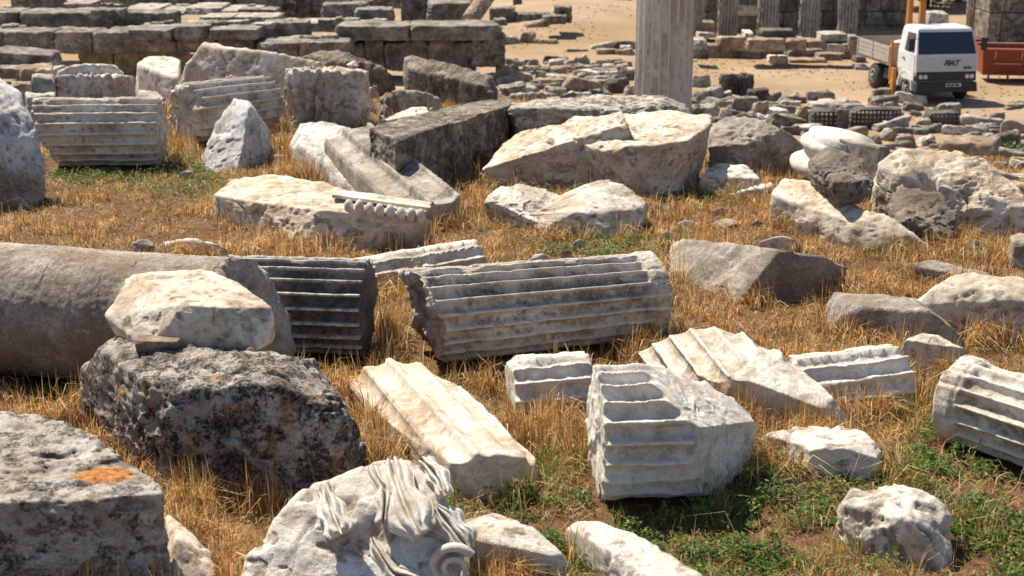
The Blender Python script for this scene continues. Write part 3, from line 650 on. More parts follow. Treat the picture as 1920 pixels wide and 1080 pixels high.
rock('stone', 'small white stone lying on the brown pitted rock', 'stone', M['clean'], [(648, 122, 1.0), (665, 115, 1.1), (672, 125, 1.0), (660, 130, .9), (655, 120, .9)], drop=False, back=.2, sub=4, k=25, a1=.01, sp=False)
rock('stone', 'upper of two pale stones tucked right of the carved capital', 'stone', M['marble'], [(690, 142, .5), (702, 136, .62), (706, 156, .4)], B=[(690, 185), (708, 180)], sub=4, k=25, a2=.02)
rock('stone', 'lower of two pale stones tucked right of the carved capital', 'stone', M['marble'], [(692, 160, .4), (706, 155, .45), (710, 175, .2)], B=[(692, 195), (710, 190)], sub=4, k=25, a2=.02)
rock('capital', 'battered upright capital with weathered leaf carving left of the pitted rock', 'capital', M['marble'],
     [(541, 131, 1.28), (620, 126, 1.3), (690, 133, 1.28), (545, 141, 226), (615, 146, 232), (685, 142, 228)], B=[(527, 215), (560, 234), (620, 240), (690, 232)], sub=7, k=50, chips=2, a1=.03, a2=.03, streak=.085, inset=.86, zb=-.15)
rock('stone_block', 'very long white block with a sloping top, the largest in the upper left', 'stone block', M['cream'],
     [(343, 84, 1.55), (382, 77, 1.62), (500, 95, 1.5), (642, 122, 1.25), (420, 104, 214), (640, 134, 226), (326, 140, 205)], B=[(318, 185), (335, 205), (450, 228), (625, 232)], inset=1., sub=7, k=80, chips=2, a1=.04, a2=.025)
A = cylc(352, 150, .62); B = cylc(492, 146, .58); A[1] -= .35; B[1] += .45; A[0] += .05
drum('fluted_drum', 'fluted drum with a rough pale broken end facing left behind the upright pointed boulder', 'column drum', M['marble'], A, B, .62, .58, n=18, dep=.08, nl=90, endA=.08, wear=.02, ph=.2)
A = cylc(92, 182, .64); B = cylc(303, 181, .64); A[1] -= .1
drum('fluted_drum', 'pale fluted drum with horizontal flutes beside the dark boulder at the left edge', 'column drum', M['marble'], A, B, .65, .64, n=20, dep=.075, nl=130, endA=.10, endB=.04, slantA=-.33, wear=.03, ph=.65)
rock('boulder', 'pale rounded boulder with dark streaks behind the leaf carved block', 'boulder', M['clean'],
     [(106, 130, 1.1), (150, 115, 1.25), (215, 117, 1.2), (238, 136, .9)], B=[(100, 200), (236, 200)], sub=5, k=30, a2=.03)
rock('capital', 'low white block with worn leaf carving on the left, behind the pale fluted drum', 'capital', M['marble'],
     [(106, 141, .98), (160, 138, 1.0), (250, 139, .98), (108, 150, 212), (250, 147, 212)], B=[(106, 212), (258, 212)], sub=6, k=60, a2=.03, streak=.06)
rock('boulder', 'white boulder between the streaked boulder and the very long white block', 'boulder', M['clean'],
     [(256, 118, 190), (275, 106, .95), (322, 99, 1.0), (340, 108, .9), (335, 150, 205)], B=[(252, 172), (330, 205)], sub=5, k=40, a2=.02)
rock('stone', 'low pale stone in front of the white boulder left of the very long block', 'stone', M['rub_b'], [(258, 165, .5), (300, 172, .45), (262, 178, .4), (310, 186, .4)], B=[(262, 215), (305, 215)], sub=4, k=30, a2=.02)
RL = rock('boulder', 'tall brown and grey boulder cut off by the left edge', 'boulder', M['bluish'],
     [(-90, 120, 2.1), (6, 142, 352), (42, 172, 362), (76, 250, 376), (84, 305, 380), (-90, 200, 390)], B=[(-110, 400), (0, 398), (60, 392), (84, 380)], inset=.97, sub=6, k=40, chips=4, a1=.08, a2=.04)
dirt_shade_plane(RL, grd(0, 398), grd(60, 392), up(20, 260, 396), .30, 1.3)  # front face tinted darker brown
LS = [((36, 120), (100, 172), 'c', 'pale leaning slab fragment second from the left edge'), ((60, 137), (103, 172), 'b', 'small white square stone above the left edge heap'),
      ((48, 172), (104, 204), 'b', 'white block with a crack left of the leaf carved block'), ((58, 202), (98, 236), 'b', 'white slab tucked behind the dark left boulder'),
      ((20, 150), (60, 185), 'c', 'tan flake directly behind the dark left boulder'), ((78, 232), (96, 250), 'b', 'smallest white stone left of the pale fluted drum')]
for (xa, ya), (xb, yb), mm, lb in LS:
    zt = 1.15 - (ya - 110) * .007; d_ = (CAMH - zt) / math.tan(PIT + math.atan((ya - 540) / F))
    P = np.array([atd(x, y, d) for x in (xa, xb) for y, d in ((ya, d_), (ya + 8, d_ - .6))]); P = np.concatenate([P, P * [1, 1, 0] + [0, -.1, .0]])
    V, Fc = star(P, sub=5, k=34, seed=int(xa * 3 + ya), a1=.06, a2=.03); splat(V); tag(mk('stone', V, Fc, M['rub_' + mm]), lb, 'stone', 'stones heaped at the left edge')
# small stones in the straw
SM = [([(288, 452, .2), (340, 442, .3), (400, 452, .3), (436, 472, .1)], 'clean', 'white flat stone peeking over the smooth column shaft'),
      ([(240, 455, .12), (265, 446, .2), (292, 452, .15), (288, 463, .1)], 'grey', 'small grey stone behind the smooth column shaft'),
      ([(982, 492, .1), (1000, 476, .2), (1030, 474, .22), (1038, 490, .1)], 'clean', 'little white stone behind the long fluted drum'),
      ([(636, 334, .08), (650, 324, .14), (666, 332, .08), (650, 338, .06)], 'clean', 'tiny white chip in the straw before the cornice'),
      ([(1330, 420, .08), (1360, 406, .16), (1392, 416, .1), (1360, 428, .05)], 'rub_c', 'tan stone in the straw below the thin white slab'),
      ([(1285, 500, .06), (1300, 492, .1), (1318, 500, .06), (1300, 506, .05)], 'rub_b', 'pebble sized stone at the foot of the two faced block')]
for T, mm, lb in SM:
    rock('stone', lb, 'stone', M[mm], T, sub=4, k=30, a1=.01, a2=.01, chips=3)

for i, (cx, cy, w_) in enumerate([(532, 338, 26), (868, 470, 22), (1062, 478, 18), (1236, 512, 26), (700, 452, 20), (862, 352, 22), (330, 452, 14), (1130, 735, 20), (1700, 560, 20), (1655, 700, 22), (1485, 905, 26), (760, 845, 16), (1250, 445, 24), (1590, 545, 16), (865, 720, 14), (388, 300, 24), (300, 285, 18), (1420, 425, 22), (1000, 640, 12), (1380, 640, 18), (880, 395, 34), (1285, 425, 30), (1230, 395, 26), (520, 300, 34), (560, 330, 22), (1350, 400, 30), (1560, 505, 26), (1610, 545, 34), (1210, 560, 20), (350, 330, 26), (275, 235, 30), (310, 250, 24), (1500, 640, 22), (840, 405, 18), (690, 235, 22), (1180, 500, 24), (905, 560, 14), (1085, 460, 22)]):
    rock('marble_chip', 'small marble chip lying loose in the straw between the larger stones', 'marble chip', M[('clean', 'rub_b', 'rub_c')[i % 3]], [(cx - w_ * .6, cy - 6, .10), (cx, cy - 13, .15), (cx + w_ * .6, cy - 8, .11), (cx, cy - 3, .06)], sub=4, k=30, a1=.01, a2=.012, chips=4, group='loose marble chips in the straw')
# carved acanthus capital in the foreground
t = empty('capital', grd(690, 1120)); o0 = np.array(t.location); tag(t, 'white carved capital fragment with curling acanthus leaves at the bottom edge', 'capital')
P = rpts([(560, 905, .86), (640, 872, .95), (745, 850, 1.0), (812, 858, .98), (470, 1000, .55), (445, 1050, .42), (500, 960, .68), (700, 905, .86), (600, 935, .80)], B=[(436, 1075, .3), (560, 985, .66), (840, 930, .80), (870, 1010, .55), (893, 1080, .3), (450, 1200), (900, 1200), (680, 1215)], zb=-.1, inset=.9)
def fp(px, py, off=0.):
    r = ray(px, py); best = None   # nearest point of the body along the view ray, by dense vertices
    Q = BV - np.array([0, 0, CAMH]); s = Q @ r / (r @ r); dist = np.linalg.norm(Q - s[:, None] * r, axis=1)
    ok = dist < .035
    if not ok.any(): i = int(np.argmin(dist)); tt = s[i]
    else: tt = s[ok].min()
    rn = np.linalg.norm(r); return np.array([0, 0, CAMH]) + r * (tt - off / rn)
BV, BF = star(P, sub=7, k=16, chips=4, a1=.035, a2=.02, seed=333, dents=[(atz(495, 1025, .45), .16, .12), (atz(640, 960, .70), .16, .07), (atz(700, 1010, .55), .22, .08)])
d_ = DIRT; splat(BV); dattr(mk('body', BV - o0, BF, M['clean'], t), d_)
def leafmesh(path, widths, off, ribs=5, depth=.034, tipcurl=.05, thick=.03, nu=34, nv=44, seed=0):
    path = np.array([fp(px, py, of) for (px, py), of in zip(path, off)]); n = len(path)
    tt = np.linspace(0, n - 1, nv); P = np.stack([np.interp(tt, range(n), path[:, i]) for i in range(3)], -1)
    for _ in range(6): P[1:-1] = (P[:-2] + P[1:-1] * 2 + P[2:]) / 4
    Wd = np.interp(tt, range(n), widths); T = np.gradient(P, axis=0); T /= np.linalg.norm(T, axis=1)[:, None]
    view = P - np.array([0, 0, CAMH]); view /= np.linalg.norm(view, axis=1)[:, None]
    S = np.cross(T, view); S /= np.linalg.norm(S, axis=1)[:, None]; N = -np.cross(S, T); N = np.where(((N * view).sum(1) > 0)[:, None], -N, N)
    u = np.linspace(-1, 1, nu); v = np.linspace(0, 1, nv)
    lob = 1 + .20 * np.sin(v * 13 + seed)[:, None] * (abs(u)[None] > 0) 
    w = Wd[:, None] * u[None] * lob
    rib = depth * (np.abs(np.sin(u[None] * ribs * math.pi / 2 + .25 * v[:, None])) ** .7) - depth * 1.6 * (u[None] ** 2) * 1.6 - depth * 2.0 * np.exp(-(u[None] / .10) ** 2)
    top = P[:, None] + S[:, None] * w[..., None] + N[:, None] * (rib + thick)[..., None]
    bot = P[:, None] + S[:, None] * w[..., None] * .98 - N[:, None] * .03
    V = np.concatenate([top.reshape(-1, 3), bot.reshape(-1, 3)]); V += (.016 * fbm(V, 6, 4, seed))[:, None] * np.array([.4, 1, .6])
    Fc = []; K = nu * nv
    for j in range(nv - 1):
        for i in range(nu - 1):
            a = j * nu + i; Fc.append((a, a + 1, a + nu + 1, a + nu)); Fc.append((K + a, K + a + nu, K + a + nu + 1, K + a + 1))
    for j in range(nv - 1):
        for i in (0, nu - 1):
            a = j * nu + i; Fc.append((a, a + nu, K + a + nu, K + a))
    for i in range(nu - 1):
        for a in (i, (nv - 1) * nu + i): Fc.append((a, a + 1, K + a + 1, K + a))
    return V, Fc
for k_, (pa, wd, off, rb) in enumerate([
        ([(735, 868), (742, 900), (760, 945), (778, 985), (790, 1002)], [.10, .14, .17, .15, .08], [.0, .07, .13, .19, .20], 4),
        ([(700, 880), (722, 915), (722, 950), (718, 980)], [.06, .08, .08, .05], [.0, .04, .08, .11], 3),
        ([(795, 866), (812, 884), (826, 906), (834, 928)], [.07, .09, .09, .05], [.0, .04, .07, .08], 4),
        ([(610, 915), (618, 945), (630, 978), (640, 1000)], [.07, .09, .12, .10], [.0, .05, .10, .13], 3),
        ([(818, 952), (838, 975), (862, 1005), (878, 1030)], [.07, .12, .13, .06], [.0, .04, .09, .13], 6),
        ([(700, 1012), (715, 1045), (740, 1078), (790, 1085)], [.05, .06, .07, .07], [.01, .03, .04, .04], 3)]):
    V, Fc = leafmesh(pa, wd, off, rb, seed=k_); mk('acanthus_leaf', V - o0, Fc, M['clean'], t)
sv, sf = [], []
cv = fp(848, 1062, .02); nv_ = 90
for i in range(nv_):
    a = i / (nv_ - 1) * 1.5 * 2 * math.pi + .6; rr = .17 - .12 * i / (nv_ - 1)
    c = cv + np.array([math.cos(a) * rr, .0 - .05 * i / nv_, math.sin(a) * rr])
    for q in range(8):
        b = q / 8 * 2 * math.pi; rad = .036 * (1 - .5 * i / nv_)
        sv.append(c + .006 * vn(c[None] * 9, 3)[0] + rad * (np.array([math.cos(a), 0, math.sin(a)]) * math.cos(b) + np.array([0, 1, 0]) * math.sin(b) * 1.3))
for i in range(nv_ - 1):
    for q in range(8): sf.append((i * 8 + q, i * 8 + (q + 1) % 8, (i + 1) * 8 + (q + 1) % 8, (i + 1) * 8 + q))
mk('volute', np.array(sv) - o0, sf, M['clean'], t)

# ------------------------------------------------------------------ standing column
g = grd(1242, 232); g = np.array([(1239 - 960) / F * (30.5 * math.cos(PIT) + 6.5 * math.sin(PIT)), 30.5, 0]); g[2] = float(gz(g[0], g[1])) - .2
drum('fluted_column', 'tall standing fluted column with brownish striped marble behind the biggest boulder', 'column', M['column'], g, g + np.array([-.03, 0, 9.5]), .63, .575, n=20, dep=.085, nl=240, wear=.02, ph=.2)

# ------------------------------------------------------------------ rubble, walls and far ruins
def blockpts(x0, yt, x1, yb, D=None, depth=None, slant=0, rng=None):
    xm = (x0 + x1) / 2
    if D is None: D = float(grd(xm, yb)[1])
    k = D * math.cos(PIT) + 7 * math.sin(PIT)
    w = (x1 - x0) / F * k
    if depth is None: depth = min(.8, max(.22, .42 * w))
    zb = atd(xm, yb, D)[2]; zt = atd(xm, yt, D + depth)[2]
    zt = max(zt, zb + .06)
    a, b = atd(x0, yb, D), atd(x1, yb, D); r = rng or np.random.RandomState(abs(int(x0 * 13 + yt)) % 99991)
    j = lambda s: r.uniform(-s, s)
    P = []
    for (X, s) in ((a[0], -1), (b[0], 1)):
        for Y in (D, D + depth):
            y_ = Y + j(.12 * depth)
            P.append((X + j(.03 * w) * 1, y_, zb - .12)); P.append((X - s * r.uniform(0, .06) * w, y_ , zt - (.0 if Y > D else r.uniform(0, .06)) * (zt - zb) - (slant if s > 0 else -slant) * (zt - zb) * .5 - r.uniform(0, .10) * (zt - zb)))
    return np.array(P), D
CH = []
def blk(x0, yt, x1, yb, mat, label, name='stone', cat='stone', group=None, D=None, depth=None, sub=4, k=45, a1=.04, a2=.025, slant=0, chips=3, pyr=False, streak=0, a3=.004):
    P, D = blockpts(x0, yt, x1, yb, D, depth, slant)
    if group and ('rubble' in group or 'gap' in label):
        r9 = np.random.RandomState(abs(int(x0 * 3 + yt * 7)) % 9973); cc = P.mean(0); cc[2] = P[:, 2].min(); a_, b_ = r9.uniform(-.5, .5), r9.uniform(-.16, .16)
        Q = P - cc; Q = np.stack([Q[:, 0] * math.cos(a_) - Q[:, 1] * math.sin(a_), Q[:, 0] * math.sin(a_) + Q[:, 1] * math.cos(a_), Q[:, 2]], 1)
        Q = np.stack([Q[:, 0] * math.cos(b_) - Q[:, 2] * math.sin(b_), Q[:, 1], Q[:, 0] * math.sin(b_) + Q[:, 2] * math.cos(b_)], 1); P = Q * np.where(Q[:, 2:3] > .05, r9.uniform(.7, 1.05, (len(Q), 1)), 1) + cc
    if pyr: P[:, 0] = np.where(P[:, 2] > P[:, 2].mean(), P[:, 0].mean() + (P[:, 0] - P[:, 0].mean()) * .25, P[:, 0])
    V, Fc = star(P, sub=sub, k=k, seed=int(x0 * 7 + yt), a1=a1, a2=a2, a3=a3, chips=chips, streak=streak)
    if (x1 - x0) < 28 and ('gap' in label or 'loose' in label): CH.append((V, Fc)); return None
    o = mk(name, V, Fc, mat); dattr(o, DIRT); tag(o, label, cat, group); return o
GR = 'rubble stones laid out beside the truck'
_sh = 'broken stone block in the rubble field between the column and the truck, shape like its neighbours'
RR = [(1297, 137, 1330, 163, 'b', 'pale topped stone right of the standing column at the sand edge'), (1297, 160, 1360, 194, 'a', 'grey slab leaning low right of the standing column'),
 (1337, 168, 1375, 192, 'b', 'white rounded stone left below the dark upright capital'), (1308, 183, 1385, 197, 'a', 'thin flat slab below the white rounded stone near the dark capital'),
 (1368, 180, 1420, 213, 'a', 'thick grey slab stack under the dark upright capital'), (1398, 158, 1440, 190, 'd', 'nearly black squared block touching the dark capital'),
 (1436, 170, 1472, 189, 'c', 'small brown stone at the sand edge right of the black squared block'), (1455, 167, 1512, 191, 'c', 'slanting brown stone peaked to the right at the sand edge'),
 (1515, 166, 1568, 188, 'a', 'grey boxy stone alone on the sand edge, second layer below it'), (1515, 186, 1570, 197, 'b', 'pale low plinth under the grey boxy stone'),
 (1632, 164, 1676, 181, 'a', 'upper squared stone of the pair left of the truck wheel'), (1632, 179, 1680, 197, 'a', 'lower squared stone of the pair left of the truck wheel'),
 (1677, 170, 1740, 193, 'w', 'bright cream rounded stone right before the truck wheel'), (1690, 190, 1738, 208, 'a', 'dark flat stone under the bright cream rounded stone'),
 (1755, 183, 1798, 217, 'a', 'rounded grey block with pale top in front of the truck'), (1413, 187, 1440, 216, 'c', 'tan upright stone right of the slab stack'),
 (1440, 190, 1497, 213, 'a', 'dark fronted slab with pale upper edge behind the white flat stone'), (1495, 195, 1521, 228, 'c', 'reddish brown upright stone left of the ornate pieces'),
 (1521, 188, 1600, 201, 'b', 'long pale strip stone behind the ornate pieces'), (1434, 202, 1482, 216, 'w', 'white flat stone among dark slabs below the tan upright stone'),
 (1436, 213, 1514, 240, 'a', 'wide slab with grey top and shaded front left of the ornate pieces'), (1496, 228, 1548, 250, 'b', 'light oval stone below the reddish brown upright stone'),
 (1468, 232, 1500, 252, 'a', 'small shaded stone left of the light oval stone'), (1555, 236, 1625, 258, 'c', 'tan flat stone below the ornate long piece'),
 (1527, 248, 1588, 278, 'd', 'dark wedge just behind the broad brown topped boulder'), (1633, 220, 1712, 245, 'b', 'block with pale top and grooved front right of the ornate long piece'),
 (1674, 234, 1746, 252, 'a', 'flat grey stone below the grooved fronted block'), (1645, 241, 1692, 263, 'b', 'pale stone beside the brown cone shaped stone'),
 (1720, 231, 1772, 250, 'a', 'grey mottled stone left of the white squared stone'), (1770, 232, 1822, 252, 'w', 'white squared stone in the middle right of the rubble'),
 (1815, 233, 1858, 253, 'b', 'rounded pale block right of the white squared stone'), (1620, 250, 1662, 277, 'c', 'brown cone shaped stone behind the moulded scrap'),
 (1680, 250, 1716, 274, 'c', 'curled tan fragment above the domed boulder'), (1724, 252, 1748, 273, 'w', 'small white chip stone above the domed boulder'),
 (1768, 252, 1878, 293, 'c', 'biggest tan block of the rubble above the domed boulder'), (1800, 212, 1892, 237, 'b', 'wide pale slab at the far edge of the rubble near the truck shadow'),
 (1878, 225, 1940, 252, 'b', 'pale block cut by the right edge at the far side of the rubble'), (1858, 240, 1922, 283, 'a', 'mossy dark block at the right edge of the rubble'),
 (1790, 291, 1876, 307, 'b', 'thin pale shelf stone below the biggest tan block'), (1872, 278, 1940, 300, 'a', 'grey low block at the right edge beneath the mossy dark block'),
 (1866, 299, 1902, 322, 'b', 'pale cube shaped stone near the rust coloured weeds'), (1897, 296, 1945, 324, 'b', 'pale squared block touching the right edge over the rust coloured weeds'),
 (1848, 321, 1940, 347, 'b', 'wide flat pale stone below the rust coloured weeds'), (1858, 338, 1940, 374, 'c', 'brown block under the wide flat pale stone at the right edge'),
 (1818, 313, 1848, 327, 'b', 'small flat stone left of the rust coloured weeds'), (1300, 196, 1322, 222, 'a', 'narrow upright stone at the foot of the standing column'),
 (1320, 193, 1346, 217, 'b', 'pale upright stub right of the standing column foot'), (1350, 206, 1372, 218, 'w', 'small bright stone below the thin flat slab'),
 (1376, 210, 1420, 226, 'a', 'low shaded stone under the slab stack'), (1420, 214, 1442, 224, 'w', 'creamy chip between the slab stack and the wide slab')]
mm_ = {'a': M['rub_a'], 'b': M['rub_b'], 'c': M['rub_c'], 'd': M['dark'], 'w': M['clean']}
for r_ in RR:
    r_ = (r_[0] - 3, r_[1] - 2, r_[2] + 3, r_[3] + 1) + r_[4:]
    blk(r_[0], r_[1], r_[2], r_[3], mm_[r_[4]], r_[5], group=GR, a1=.07, a2=.05, k=34, chips=7, slant=random.uniform(-.35, .35), pyr=('cone' in r_[5] or 'peaked' in r_[5]))
# filler chips between the blocks
rng = np.random.RandomState(4)
for i in range(170):
    px = rng.uniform(1300, 1930); py = rng.uniform(196, 345) if px > 1500 else rng.uniform(190, 240)
    if py > 282 and px < 1790: continue
    w = rng.uniform(16, 50); h = rng.uniform(8, 18)
    blk(px - w / 2, py - h, px + w / 2, py + 1, mm_['abca'[i % 4]], 'smaller broken stone filling a gap in the rubble right of the standing column', group='small stones filling the right rubble', sub=3, k=22, a1=.05, chips=4)
# ornate pieces
def ornate(x0, yt, x1, yb, label, depth=.6, round_=False):
    P, D = blockpts(x0, yt, x1, yb, None, depth); V, Fc = star(P, sub=5, k=60, seed=int(x0), a1=.02, a2=.02); o = mk('carved_block', V, Fc, M['dark']); tag(o, label, 'carved block', 'ornate frieze blocks in the rubble')
    zs = P[:, 2].max(); w = P[:, 0].max() - P[:, 0].min(); n = max(5, int(w / .12)); bv, bf = [], []; U, Fi = ico(2)
    for r_ in range(3):
        for i in range(n):
            c = np.array([P[:, 0].min() + w * (i + .5) / n, P[:, 1].min() - .0, zs - .14 - r_ * .13]); bf += (Fi + len(bv) * len(U)).tolist(); bv.append(c + U * [.045, .05, .05])
    mk('relief', np.concatenate(bv) - np.array(o.location), [tuple(f) for f in bf], M['rub_a'], o)
ornate(1520, 199, 1568, 241, 'left short frieze block carved with dark beadwork'); ornate(1592, 196, 1690, 242, 'long frieze block carved with dark beadwork in the rubble')
ornate(1738, 204, 1797, 234, 'rightmost frieze block carved with dark beadwork, in front of the truck')
blk(1565, 197, 1592, 243, M['rub_a'], 'upright dark drum like stone between the two left frieze blocks', k=14, a2=.05)
blk(1355, 136, 1413, 183, M['dark'], 'dark upright capital with ragged leaf edge at the sand border', name='capital', cat='capital', sub=6, k=50, a1=.05, a2=.08, streak=.09, depth=.9)
# rubble centre
GC = 'rubble stones left of the standing column'
CC = [(942, 109, 980, 123, 'a', 'low domed grey stone at the upper left of the centre rubble'), (980, 109, 1018, 125, 'a', 'triangular grey stone at the upper edge of the centre rubble'),
 (1018, 103, 1066, 118, 'a', 'flat topped dark slab at the upper edge of the centre rubble'), (1024, 116, 1066, 125, 'b', 'thin pale slab under the flat topped dark slab'),
 (1080, 97, 1107, 119, 'b', 'pale pointed stone standing highest in the centre rubble'), (1116, 108, 1148, 125, 'b', 'pale stone with a shaded right end near the column'),
 (1152, 112, 1188, 129, 'a', 'striped bluish stone touching the left of the column, upper one'), (934, 118, 965, 150, 'c', 'reddish stone at the left border of the centre rubble'),
 (952, 128, 1001, 153, 'b', 'pale topped block with dark front left in the centre rubble'), (980, 122, 1014, 135, 'b', 'flat yellowish stone above the pale topped block'),
 (1000, 136, 1086, 146, 'b', 'long flat pale slab across the middle of the centre rubble'), (1020, 124, 1070, 137, 'a', 'slanting grey stone above the long flat pale slab'),
 (1070, 120, 1106, 136, 'a', 'dark cornered block right of the slanting grey stone'), (1104, 123, 1162, 139, 'a', 'long grey beam piece near the column'),
 (1082, 129, 1122, 145, 'w', 'bright slab slanting down left of the small white stone'), (1128, 130, 1160, 143, 'w', 'small white stone standing on the dark square block'),
 (1160, 126, 1190, 150, 'a', 'bluish grey block touching the left of the column, lower one'), (1054, 144, 1131, 177, 'c', 'largest brown rough block in the centre rubble'),
 (1131, 141, 1178, 174, 'd', 'dark square block with flat top left of the column'), (1000, 143, 1060, 163, 'c', 'brown stone left of the largest rough block'),
 (934, 155, 986, 180, 'a', 'bluish slanting slab behind the limestone beam'), (965, 157, 1012, 180, 'b', 'light slab crossing over the bluish slanting slab'),
 (1024, 160, 1066, 180, 'a', 'dark hollow stone below the brown stone'), (1064, 170, 1108, 182, 'w', 'pale flat chip just behind the lichen topped beam'),
 (1106, 163, 1136, 180, 'a', 'grey stone under the dark square block'), (1172, 155, 1192, 178, 'b', 'pale narrow stone at the foot of the standing column'),
 (1105, 78, 1151, 93, 'b', 'pale stone on the dry bank above the centre rubble'), (1150, 74, 1192, 91, 'a', 'dark notched beam on the dry bank left of the column'),
 (1163, 84, 1182, 93, 'w', 'white chip below the dark notched beam'), (1118, 90, 1160, 101, 'c', 'tan kerb stone on the path edge'), (1156, 90, 1190, 102, 'c', 'tan kerb stone nearest the column'),
 (1056, 88, 1106, 97, 'c', 'low tan kerb stone farthest from the column'), (985, 36, 1032, 51, 'c', 'small heap of reddish bricks on the path'), (934, 64, 980, 82, 'c', 'reddish low wall piece beside the cornice wall'),
 (975, 58, 1002, 80, 'c', 'reddish stump between two low wall pieces'), (1000, 70, 1046, 82, 'c', 'dark red low wall piece ending on the path')]
for r_ in CC:
    r_ = (r_[0] - 2, r_[1] - 1, r_[2] + 2, r_[3] + 1) + r_[4:]
    blk(r_[0], r_[1], r_[2], r_[3], mm_[r_[4]], r_[5], group=GC, a1=.06, a2=.04, k=30, slant=random.uniform(-.3, .3), pyr=('pointed' in r_[5] or 'triangular' in r_[5]))
for i in range(100):
    px = rng.uniform(945, 1190); py = rng.uniform(116, 188); w = rng.uniform(14, 44); h = rng.uniform(7, 17)
    blk(px - w / 2, py - h, px + w / 2, py + 1, mm_['abca'[i % 4]], 'smaller broken stone filling a gap in the rubble left of the standing column', group='small stones filling the centre rubble', sub=3, k=22, a1=.05, chips=4)
# stone stack below the colonnade
GS = 'stones stacked below the colonnade'
SS = [(1340, 64, 1415, 109, 'c', 'tan tumbled heap stone at the left of the stack'), (1402, 66, 1476, 91, 'c', 'long tan beam in the upper row of the stack'), (1375, 90, 1476, 110, 'a', 'dark base block of the stack below the long tan beam'),
 (1475, 66, 1516, 90, 'c', 'squared tan block in the middle of the upper row'), (1514, 70, 1554, 86, 'c', 'short orange tan beam in the upper row'), (1538, 57, 1594, 73, 'b', 'pale slab lying on top of the stack'),
 (1475, 88, 1602, 108, 'a', 'dark long base block of the stack'), (1550, 76, 1598, 93, 'b', 'pale rounded block in the right of the stack'), (1590, 60, 1614, 100, 'a', 'upright grey block ending the stack by the truck bed'),
 (1441, 101, 1478, 121, 'w', 'white block lying on the sand before the stack'), (1480, 107, 1556, 119, 'c', 'flat orange tan slab on the sand before the stack'), (1533, 95, 1576, 113, 'c', 'brown round fronted stone at the foot of the stack'),
 (1575, 95, 1603, 112, 'c', 'brown square stone at the foot of the stack'), (1604, 100, 1628, 119, 'a', 'dark stone beside the truck rear wheel'), (1603, 118, 1630, 132, 'b', 'pale flat stone beside the truck rear wheel'),
 (1297, 68, 1327, 86, 'b', 'white topped stone between column and stack'), (1297, 84, 1322, 110, 'a', 'grey stone low between column and stack'), (1428, 51, 1492, 66, 'd', 'dark slab on top of the stack before the colonnade'),
 (1398, 55, 1414, 67, 'w', 'small white stone set on top of the stack'), (1320, 78, 1350, 109, 'c', 'brown crumbled stone left in the stack')]
for r_ in SS:
    D = None if r_[3] > 107 else 58.6 - (r_[3] - 90) * .02
    blk(r_[0], r_[1], r_[2], r_[3], mm_[r_[4]], r_[5], group=GS, D=D, a1=.06, a2=.05, k=30, depth=1.2 if D else .8)
# left and upper foundations: each run of squared blocks is one wall
def wallrun(x0, x1, yt, yb, D, depth, n, mat, label, name='stone_wall', cat='wall', over=0, yt2=None, k=70):
    VV, FF, DD, o = [], [], [], 0; rg = np.random.RandomState(abs(int(x0 + yt * 3 + D)) % 9991); xs = np.linspace(x0, x1, n + 1) + np.concatenate([[0], rg.uniform(-.2, .2, n - 1) * (x1 - x0) / n, [0]])
    for i in range(n):
        ya = yt + ((yt2 if yt2 is not None else yt) - yt) * (i + .5) / n
        a, b = atd(xs[i], yb, D), atd(xs[i + 1], yb, D); zt = atd(xs[i], ya, D)[2] + rg.uniform(-.10, .06); z0 = a[2]
        P = box_pts(a[0] - .01, b[0] + .01, D + rg.uniform(-.07, .07), D + depth, z0 - .1, zt)
        V, Fc = star(P, sub=5, k=k * .6, a1=.06, a2=.06, seed=int(xs[i] * 5 + ya), chips=8); FF += (Fc + o).tolist(); VV.append(V); o += len(V); DD.append(DIRT)
    o = mk(name, np.concatenate(VV), [tuple(f) for f in FF], mat); dattr(o, np.concatenate(DD)); tag(o, label, cat, kind='thing'); return o
wallrun(150, 345, 86, 150, 54.2, 1.5, 3, M['rub_c'], 'ochre panelled low wall in shade behind the boulders at the upper left')
wallrun(-60, 252, 60, 96, 53.4, 1.6, 4, M['wall'], 'dark masonry course running to the left edge above the ochre wall')
wallrun(240, 483, 51, 70, 52.8, 2.6, 3, M['wall'], 'overhanging moulded ledge with a sunlit top in the upper left', name='cornice_wall', k=90)
wallrun(232, 478, 68, 92, 53.4, 1.2, 3, M['wall'], 'dark recessed course under the overhanging ledge')
wallrun(-60, 172, 22, 58, 56.2, 2.2, 2, M['wall'], 'dark upper wall at the top left edge behind the long course')
wallrun(170, 230, 16, 54, 56., 1.2, 1, M['rub_a'], 'squared grey block standing at the right end of the upper left wall')
wallrun(231, 329, 20, 53, 56.5, 1.2, 1, M['wall'], 'dark block with a pale left part right of the squared grey block')
wallrun(20, 106, -14, 18, 60, 1.5, 1, M['rub_a'], 'rough grey blocks at the top left corner')
wallrun(104, 172, 4, 20, 60.5, 1.6, 1, M['walltop'], 'low pale slab at the top left between rough blocks and the dark course')
wallrun(165, 520, -12, 12, 64, 2.4, 5, M['wall'], 'farthest dark course along the upper left of the picture')
wallrun(228, 480, 17, 24, 60.5, 3.0, 4, M['walltop'], 'long pale ledge just below the farthest dark course')
wallrun(372, 520, 28, 40, 57.5, 2.0, 2, M['walltop'], 'pale flat slabs slanting right behind the overhanging ledge')
wallrun(445, 520, 14, 31, 59.5, 1.4, 1, M['wall'], 'dark boxy block left of the short dark stone, upper left')
wallrun(492, 577, 39, 68, 55.5, 1.3, 1, M['wall'], 'dark squared block with a pale end left of the long cornice wall')
wallrun(480, 655, 80, 104, 52.5, 2.4, 2, M['wall'], 'low dark wall with a pale ledge behind the brown pitted rock')
